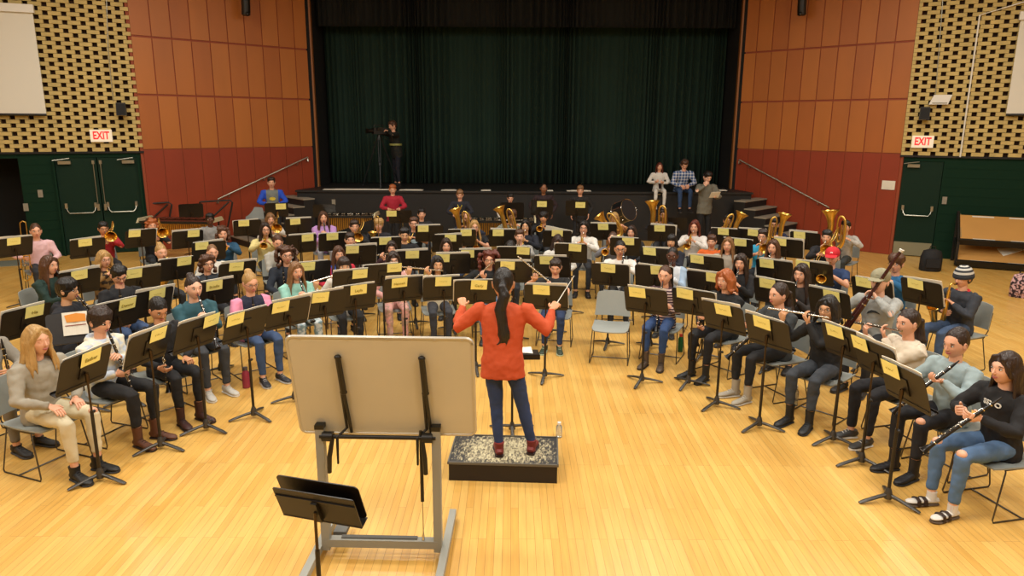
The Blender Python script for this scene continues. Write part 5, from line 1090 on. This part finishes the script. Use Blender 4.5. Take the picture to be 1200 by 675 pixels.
# greedy one-to-one match of stands to the readers behind them
pairs = []; 
for si, s_ in enumerate(stands):
    for ui, u in enumerate(used):
        if u[5] >= 100: continue
        fwd = Matrix.Rotation(u[1], 4, 'Z') @ Vector((0, .62, 0)); pairs.append(((s_[0]-(u[0]+fwd)).length, si, ui))
pairs.sort(); ms, mu = {}, {}
for d, si, ui in pairs:
    if si not in ms and ui not in mu: ms[si] = (ui, d); mu[ui] = si
near_of = {}
for d, si, ui in pairs:
    near_of.setdefault(si, ui)
extra_words = ['spare ', 'second ', 'third ']; cnt = {}
for si, (o_, yaw, w, txt, k) in enumerate(stands):
    if si in ms: ui, d = ms[si]; desc = used[ui][3]; pre = ''
    else: desc = used[near_of[si]][3]; cnt[desc] = cnt.get(desc, -1)+1; pre = extra_words[cnt[desc]]
    u = used[ms[si][0]] if si in ms else None
    if u is not None and (o_-u[0]).length < .55:
        v = Vector((o_.x, o_.y, 0)).normalized(); o_ = o_ - v*(.55-(o_-u[0]).length)
    for _ in range(6):
        for u2 in used:
            q2 = u2[0]+Matrix.Rotation(u2[1], 4, 'Z') @ Vector((0, .05, 0)); dd = o_-q2; dd.z = 0
            if dd.length < .46: o_ = o_ - Vector((o_.x, o_.y, 0)).normalized()*(.47-dd.length) if dd.dot(o_) < .05 else o_ + dd.normalized()*(.47-dd.length)
    at_ = 'before the person '
    music_stand(o_, yaw, label(pre+'black stand '+at_+desc))
    sk = k % 3; s_, st_ = SHEETS[sk]; sh_ = link('sheet_music', s_); sh_.matrix_world = Matrix.Translation(o_) @ Matrix.Rotation(yaw, 4, 'Z') @ MD @ T(random.Random(k+50).uniform(-.035, .035), .006, .022) @ RY(random.Random(k).uniform(-3.5, 3.5)); tag(sh_, label(pre+'sheet music '+at_+desc), 'sheet music', 'sheet music on the music stands'); link('staves', st_, sh_)
    name_card(o_, yaw, w, label(pre+'yellow card '+at_+desc), txt, k)
for cx, cy, dx, y, ui in TALL:
    desc = STD[ui][4]; p = aty(dx, cy+6, y); o_ = Vector((p.x, p.y, 0)); s_ = p.z/DZ; yaw = math.atan2(-(o_.x), o_.y-1.8)
    r_ = music_stand(o_, yaw, label('raised black stand before the person '+desc)); r_.scale = (1, 1, s_)
    zc = y; w = (cx-dx)/F*zc
    c_ = name_card(o_, yaw, w, label('yellow card before the person '+desc), None, ui); c_.matrix_world = Matrix.Translation(o_+Vector((0, 0, p.z-DZ))) @ Matrix.Rotation(yaw, 4, 'Z') @ MD @ T(w, -.02, .09)
for px, py, y, lab in EXTRA:
    p = aty(px, py, y); s_ = p.z/DZ; yaw = math.atan2(-p.x, y-1.8)
    if 'colourful' in lab: p = atz(px, py-4, .9); s_ = .93; yaw = R(180+28)
    r_ = music_stand((p.x, p.y, 0), yaw, lab); r_.scale = (1, 1, s_)
    if 'colourful' in lab or 'messy' in lab:
        s2, st2 = SHEETS[3 if 'colour' in lab else 0]; mx = Matrix.Translation((p.x, p.y, (s_-1)*DZ+.01)) @ Matrix.Rotation(yaw, 4, 'Z') @ MD @ T(0, .012, .03) @ RY(0 if 'colour' in lab else 12) @ Matrix.Diagonal((.72 if 'colour' in lab else 1, 1, .72 if 'colour' in lab else 1, 1))
        o = link('sheet_music', s2); o.matrix_world = mx; tag(o, 'sheet music on the ' + lab, 'sheet music', 'sheet music on the music stands'); o['label'] = 'open booklet with an orange and white cover facing the camera' if 'colour' in lab else 'messy open music left of the fluffy white hoodie'
        if 'colour' in lab: MB().prism([(-.13, .02), (.10, .02), (.12, .12), (-.02, .14), (-.13, .12)], .002, 0, T(0, .019, 0)).prism([(-.13, -.02), (.12, -.02), (.12, -.03), (-.13, -.03)], .002, 1, T(0, .019, 0)).build('picture', [mat('orange_print', 'd88a30', .7), mat('red_print', '8a2a1a', .7)], o, False)
        else: name_card(Vector((p.x, p.y, 0)), yaw, 0, 'yellow card leaning on the messy open music', None, 3)
# ---------------------------------------------------------------- adults and crew by the stage
p = aty(774, 219, 18.0); r_ = empty('person', (p.x, 18.25, SZ-.88*.9), math.pi-.1, 'person in white top with long brown hair sitting on stage edge with phone', 'person', 'adults by the stage', .9)
def sit_edge(p, sc, yaw, spc, lab, i, seat_y=18.28):
    r_ = empty('person', (p.x, seat_y, SZ+.085*sc-.90*sc), yaw, lab, 'person', 'adults by the stage', sc); spc['pose'] = 'sit_edge'; spc.setdefault('seed', i); person(r_, spc); return r_
bpy.data.objects.remove(r_)
sit_edge(p, .86, math.pi-.05, D(top='d0ccc4', pants='d0cdc6', hair='longpart', hc='rb', hl=.3, arms='custom', G=[((-.06, .26, 1.10), (.5, .8, .3), (.3, -.5, .6)), ((.08, .25, 1.12), (-.4, .8, .3), (-.3, -.5, .6))], shoes=('sneaker', 'c8c4bc', 'd6d2c8')), 'person in white top with long brown hair sitting on stage edge with phone', 301)
o = MB().box((0, 0, 0), (.075, .15, .010)).box((0, 0, .006), (.068, .138, .002), 1).build('phone', [M_ebony, mat('phone_glass', '1c1218', .1)], smooth=False); o.location = (p.x-.01, 18.28-.27, SZ+.16); o.rotation_euler = (R(50), 0, 0); tag(o, 'dark phone in the hands of person in white top on stage edge', 'phone')
p2 = aty(802, 196, 18.0)
sit_edge(p2, 1.03, math.pi+.05, D(top=('2a4a7c', 'c8ccd4', 'plaid'), pants='2a4266', hair='short', hc='br', lean=24, hp=-30, arms='custom', G=[((-.05, .43, .98), (.4, .9, -.3), (.3, 0, -1)), ((.06, .43, .97), (-.4, .9, -.3), (-.3, 0, -1))], hat=('phones', '2a2a2c', '2a2a2c'), fat=1.12), 'person in blue plaid shirt and jeans leaning forward on stage edge', 302)
p3 = aty(828, 207, 17.35); sc3 = p3.z/1.535
if sc3 > 1.12: sc3 = 1.12
r_ = empty('person', (p3.x, p3.y, p3.z-1.535*sc3), math.pi+.25, 'person in grey-olive sweatshirt standing by stage holding paper', 'person', 'adults by the stage', sc3)
person(r_, D(pose='standing', top='6e6c60', pants='141416', hair='short', hc='k', skin='f', hp=-22, seed=303, fat=1.1, arms='custom', G=[((-.02, .36, 1.13), (.5, .8, .1), (0, -.3, 1)), ((.10, .20, 1.42), (-.3, .3, .9), (-.6, -.5, .3))]))
Mq = Matrix.Translation(r_.location) @ Matrix.Rotation(math.pi+.25, 4, 'Z') @ Matrix.Diagonal((sc3,)*3+(1,))
o = MB().box((0, 0, 0), (.22, .004, .16)).box((.0, .004, .01), (.16, .003, .1)).build('paper_sheet', M_paper, smooth=False); o.matrix_world = Mq @ T(-.0, .40, 1.18) @ RX(-35); tag(o, 'sheet of paper held by person in grey-olive sweatshirt', 'paper')
MB_ = MB().box((0, 0, .15), (.7, .45, .30)).box((0, 0, .31), (.72, .47, .02))
if r_.location.z > .05: 
    o = MB().box((0, 0, r_.location.z/2-.005), (.6, .5, max(.02, r_.location.z-.01))).build('step_block', M_stage, smooth=False); o.location = (p3.x, p3.y, 0); tag(o, 'black block under the person in grey-olive sweatshirt', 'block')
# camera operator on the stage
p4 = atz(470, 217, SZ); hz = aty(464, 147, p4.y).z; sc4 = min(1.1, (hz-SZ)/1.535)
r_ = empty('person', (p4.x-.05, p4.y-.3, SZ), R(125), 'person in dark clothes operating a camera on the stage', 'person', 'adults by the stage', sc4)
person(r_, D(pose='standing', top='14150f', pants='10131f', hair='short', hc='br', lean=8, hp=-14, seed=304, fat=1.12, arms='custom', G=[((-.10, .32, 1.42), (.2, .9, .4), (.3, 0, -1)), ((.10, .30, 1.44), (-.2, .9, .4), (-.3, 0, -1))]))
Mq = Matrix.Translation(r_.location) @ Matrix.Rotation(R(125), 4, 'Z') @ Matrix.Diagonal((sc4,)*3+(1,))
mb = MB(); mb.tube([(.165*math.sin(R(a)), +.02+.15*math.cos(R(a)), 1.06) for a in range(0, 361, 24)], [(.012, .028)]*16, 6, cap=False, up=(1, 0, 0)); o = mb.build('reflective_belt', mat('hi_vis', '8d8c4a', .6), r_)
tp = Mq @ Vector((0, .47, 0)); tr = empty('camera_tripod', (tp.x, tp.y, SZ), R(125), 'black video tripod standing on the stage before the green curtain', 'tripod')
for a in (-65, 55, 175):
    mb = MB(); e1 = Vector((math.sin(R(a))*.55, math.cos(R(a))*.55, .02)); t0 = Vector((math.sin(R(a))*.05, math.cos(R(a))*.05, 1.28)); sd = Vector((math.cos(R(a)), -math.sin(R(a)), 0))*.022
    mb.tube([t0+sd, t0.lerp(e1, .55)+sd], .009, 6); mb.tube([t0-sd, t0.lerp(e1, .55)-sd], .009, 6); mb.tube([t0.lerp(e1, .5), e1], .012, 6); mb.ell(tuple(e1), (.022, .022, .015), 8, 5); mb.build('leg', mat('tripod_leg', '2a2b2c', .35, metal=.4), tr)
MB().tube([(0, 0, 1.24), (0, 0, 1.30), (0, 0, 1.36)], [.07, .05, .04], 10).build('head', M_black, tr); MB().tube([(0, -.03, 1.33), (-.05, -.35, 1.18)], .009, 6).build('pan_handle', M_black, tr)
vc = empty('video_camera', (tp.x, tp.y, SZ+1.36), R(125), 'black professional video camera on the tripod on the stage', 'video camera')
MB().box((0, 0, .10), (.14, .34, .16)).box((0, -.2, .10), (.11, .08, .12)).build('camera_body', M_black, vc, False); MB().tube([(0, .17, .10), (0, .30, .10), (0, .34, .10)], [.05, .055, .07], 16).build('lens', M_ebony, vc)
MB().tube([(0, .14, .2), (0, .12, .25), (0, -.12, .25), (0, -.14, .2)], .012, 6).build('top_handle', M_black, vc); MB().box((-.1, .02, .16), (.07, .14, .06)).build('viewfinder', M_ebony, vc, False)
# ---------------------------------------------------------------- percussion at the back
M_rose = mat('rosewood_bar', '5a2a1c', .35); M_cream = mat('instrument_end', 'c2b894', .5)
def mallet(px, py, y, w, lab, rz=0, barc=M_rose):
    p = aty(px, py, y); r_ = empty('xylophone', (p.x, y, 0), rz, lab, 'xylophone', 'mallet instruments at the back'); n = int(w/.045)
    for row, (yy, z0) in enumerate(((-.12, .86), (.13, .89))):
        for k in range(n):
            if row and k % 7 in (2, 6): continue
            mb = MB(); x = -w/2+w*(k+.5)/n; L_ = .32-.14*k/n; mb.box((x, yy, z0), (w/n*.82, L_, .018)); mb.build('bar', barc, r_, False)
    mb = MB()
    for k in range(n): x = -w/2+w*(k+.5)/n; mb.tube([(x, -.10, .84), (x, -.10, .80-.38*(1-k/n))], .018, 8)
    mb.build('resonators', M_brass, r_)
    for s in (-1, 1): MB().prism([(-.33, .84), (.33, .84), (.25, .93), (-.25, .93)], .03, 0, T(s*(w/2+.03), 0, 0) @ RZ(90)).build('end_panel', M_cream, r_)
    MB().box((0, -.27, .85), (w, .025, .05)).box((0, .27, .85), (w, .025, .05)).build('rail', M_black, r_, False)
    for s in (-1, 1): MB().tube([(s*(w/2-.02), -.22, .84), (s*(w/2-.1), -.25, .03)], .018, 8).tube([(s*(w/2-.02), .22, .84), (s*(w/2-.1), .25, .03)], .018, 8).tube([(s*(w/2-.06), -.24, .45), (s*(w/2-.06), .24, .45)], .015, 8).build('leg', M_black, r_)
mallet(212, 262, 15.2, 1.5, 'xylophone in front of the left orange wall', R(-4)); mallet(412, 257, 16.3, 1.1, 'small mallet instrument behind the person in lilac jacket', 0, M_silver); mallet(585, 257, 15.6, 1.5, 'mallet instrument before the person standing in white shirt', 0, M_silver)
def drum(loc, r, h, tilt, col, lab, stand_=True, rz=0, skin_='d6d2c4'):
    z = loc[2]; e_ = empty('drum', (loc[0], loc[1], 0), rz, lab, 'drum', 'drums'); M = T(0, 0, z) @ RX(tilt[0]) @ RY(tilt[1])
    MB().lathe([(.001, -h/2+.005), (r-.004, -h/2+.004), (r, -h/2), (r, h/2), (r-.004, h/2+.002), (.001, h/2+.002)], 28, 0, M).build('shell', mat('drum_shell', col, .3, coat=.5), e_)
    MB().lathe([(.001, h/2+.004), (r-.01, h/2+.004)], 28, 0, M).lathe([(.001, -h/2-.001), (r-.01, -h/2-.001)], 28, 0, M).build('head', mat('drum_skin', skin_, .5), e_)
    mb = MB()
    for s in (-1, 1): mb.tube([M @ Vector((math.cos(a)*(r+.006), math.sin(a)*(r+.006), s*h/2)) for a in [2*math.pi*k/28 for k in range(30)]], .008, 6, cap=False)
    for k in range(8): a = 2*math.pi*k/8; mb.tube([M @ Vector((math.cos(a)*(r+.012), math.sin(a)*(r+.012), -h/2)), M @ Vector((math.cos(a)*(r+.012), math.sin(a)*(r+.012), h/2))], .004, 5)
    mb.build('hoops', M_chrome, e_)
    if stand_:
        mb = MB(); mb.tube([(0, 0, .3), (0, 0, z-h/2-.02)], .012, 8)
        for k in range(3): a = 2*math.pi*k/3+.3; mb.tube([(0, 0, .32), (math.cos(a)*.3, math.sin(a)*.3, .015)], .009, 6); mb.tube([(0, 0, z-h/2-.06), (math.cos(a)*r*.9, math.sin(a)*r*.9, z-h/2-.01)], .008, 6)
        mb.build('drum_stand', M_chrome, e_)
p = aty(472, 260, 16.15); drum((p.x, 16.15, .86), .19, .15, (8, 0), 'a01420', 'red snare drum in front of the standing person in red shirt')
p = aty(731, 248, 15.9); drum((p.x, 15.9, p.z), .24, .30, (62, 38), '16181a', 'black drum with chrome hoops tilted on its side left of the tuba', skin_='1c1d20')
for px, py, lab in ((182, 248, 'black folded metal frame left of the xylophone before green doors'), (254, 245, 'black folded metal frame right of the xylophone before orange wall')):
    p = aty(px, py, 16.4 if px < 200 else 16.9); r_ = empty('folded_frame', (p.x, p.y, 0), R(20), lab, 'metal frame', 'folded metal frames'); zt_ = p.z+.18
    MB().tube([(-.35, 0, zt_), (.30, 0, zt_+.02), (.36, 0, zt_-.03), (.1, .1, .05)], .02, 8).build('frame_side', M_black, r_); MB().tube([(-.35, .0, zt_), (-.5, .25, .05)], .02, 8).tube([(.28, -.02, zt_-.02), (-.40, -.05, zt_-.62)], .02, 8).build('brace', M_black, r_); MB().tube([(.1, .1, .05), (-.5, .25, .05)], .02, 8).tube([(-.4, -.05, zt_-.62), (-.45, .0, .05)], .02, 8).build('base_bar', M_black, r_)
# ---------------------------------------------------------------- right side: rolling shelf of boards, bags; small things
def rack():
    A = WR.hit(1112, 300)[0]; r_ = empty('rack'); tag(r_, 'long black metal rack with tan boards beside the right green wall', 'rack'); u0 = A+.05; u1 = u0+3.2; W = WR
    for uu in (u0, u1):
        MB().box((uu, -.12, .55), (.05, .05, 1.1), 0, W.M).box((uu, -.85, .28), (.05, .05, .5), 0, W.M).tube([(uu, -.85, .5), (uu, -.12, 1.08)], .03, 6, 0, W.M).tube([(uu, -.95, .05), (uu, -.12, .52)], .025, 6, 0, W.M).build('upright', M_black, r_, False)
        MB().prism([(-.8, .62), (-.15, 1.05), (-.15, .62)], .01, 0, W.M @ T(uu+.04, 0, 0) @ RZ(90)).build('side_panel', M_kick, r_, False)
    for (y0, z0, y1, z1) in ((-.85, .56, -.2, 1.02), (-.95, .12, -.3, .46)):
        L_ = math.hypot(y1-y0, z1-z0); a = math.atan2(z1-z0, y1-y0); Mx = W.M @ T((u0+u1)/2, (y0+y1)/2, (z0+z1)/2) @ Matrix.Rotation(a, 4, 'X')
        MB().box((0, 0, 0), (u1-u0-.06, L_, .02), 0, Mx).build('board', mat('tan_board', 'c08e4c', .5, var=.12, bscale=8), r_, False)
        mb = MB()
        for q in (-1, 1):
            for k in range(4): mb.box((-(u1-u0)/2+.45+k*.78, q*(L_/2-.04), .013), (.62 if k % 2 else .4, .035, .006), 0, Mx)
        mb.build('white_strips', M_white, r_, False)
        MB().box((0, -L_/2-.02, -.02), (u1-u0, .05, .14), 0, Mx).build('rail', M_black, r_, False)
    o = MB().add([(0, 0, 0), (.62, .12, .0), (.1, -.25, 0), (0, 0, .012), (.62, .12, .012), (.1, -.25, .012)], [(0,1,2), (5,4,3), (0,3,4,1), (1,4,5,2), (2,5,3,0)]).build('paper_sheet', M_paper, smooth=False)
    a = math.atan2(.34, .65); o.matrix_world = W.M @ T(u0+.75, -.50, .375) @ Matrix.Rotation(a, 4, 'X'); tag(o, 'large folded white sheet lying on the lower rack board', 'paper')
rack()
def bag(px, py, z, sz, col, lab, rz, pat=None):
    p = atz(px, py, z); r_ = empty('bag', (p.x, p.y, 0), rz, lab, 'bag'); m = mat('bag_cloth', col, .8, bump=.3, bscale=12) if not pat else mat('bag_print', col, .8, pat='blotch', col2=pat, bscale=22)
    o = MB().tube([(0, 0, .0), (0, 0, .03), (0, 0, sz[2]*.6), (0, 0, sz[2]*.92), (0, 0, sz[2])], [(sz[0]/2*.9, sz[1]/2*.9), (sz[0]/2, sz[1]/2), (sz[0]/2, sz[1]/2), (sz[0]/2*.8, sz[1]/2*.7), (sz[0]/2*.3, sz[1]/2*.3)], 16, up=(1, 0, 0)).build('bag_body', m, r_)
    MB().tube([(-.06, 0, sz[2]*.95), (-.04, 0, sz[2]+.06), (.04, 0, sz[2]+.06), (.06, 0, sz[2]*.95)], .010, 6).build('handle', M_black, r_); MB().box((0, -sz[1]/2, sz[2]*.4), (sz[0]*.6, .05, sz[2]*.4)).build('pocket', m, r_)
bag(1091, 306, .2, (.42, .3, .45), '151518', 'black bag on the floor beside the single green door', R(-15)); bag(1197, 335, .2, (.34, .22, .42), '2a1a20', 'dark floral backpack standing at the right edge of the floor', R(-20), 'c9a0a0')
bag(20, 404, .2, (.3, .2, .35), '232326', 'dark bag on floor at the far left edge', R(20)) if False else None
def bottle(px, py, h, r, col, cap, lab, glass=False):
    p = atz(px, py, 0); r_ = empty('water_bottle', (p.x, p.y, 0), 0, lab, 'bottle')
    m = mat('bottle_plastic', col, .2)
    if glass: m = mat('clear_plastic', col, .1); m.node_tree.nodes['Principled BSDF'].inputs['Transmission Weight'].default_value = .8
    MB().lathe([(.001, 0), (r, .003), (r, h*.72), (r*.55, h*.84), (r*.5, h*.9), (.001, h*.9)], 16).build('bottle_body', m, r_); MB().lathe([(r*.58, h*.86), (r*.6, h), (.001, h)], 14).build('lid', mat('bottle_lid', cap, .4), r_)
bottle(289, 454, .24, .042, '8c3040', '4a4448', 'dark red water bottle on the floor left of the big board'); bottle(655, 512, .15, .030, 'd8dcda', 'e8e8e8', 'small clear water bottle behind the right corner of podium', True)
bottle(797, 412, .24, .036, '1c5a34', 'b03028', 'green water bottle with red lid beside striped top player'); bottle(931, 475, .22, .033, 'c9ced0', 'd8d8d8', 'clear water bottle on floor beside the player with dark grey hoodie', True); bottle(1121, 530, .22, .036, 'd6d2c8', '9a9a98', 'white water bottle under the chair of lettered sweatshirt player')
o = MB().box((0, 0, .006), (1.2, .7, .012)).box((0, 0, .013), (1.1, .6, .004)).build('floor_mat', mat('mat_rubber', '6d7266', .9, bump=.2, bscale=80), smooth=False); p = atz(8, 309, 0); o.location = (p.x, p.y, 0); o.rotation_euler.z = R(24); tag(o, 'grey-green doormat in front of the open left doorway', 'mat')
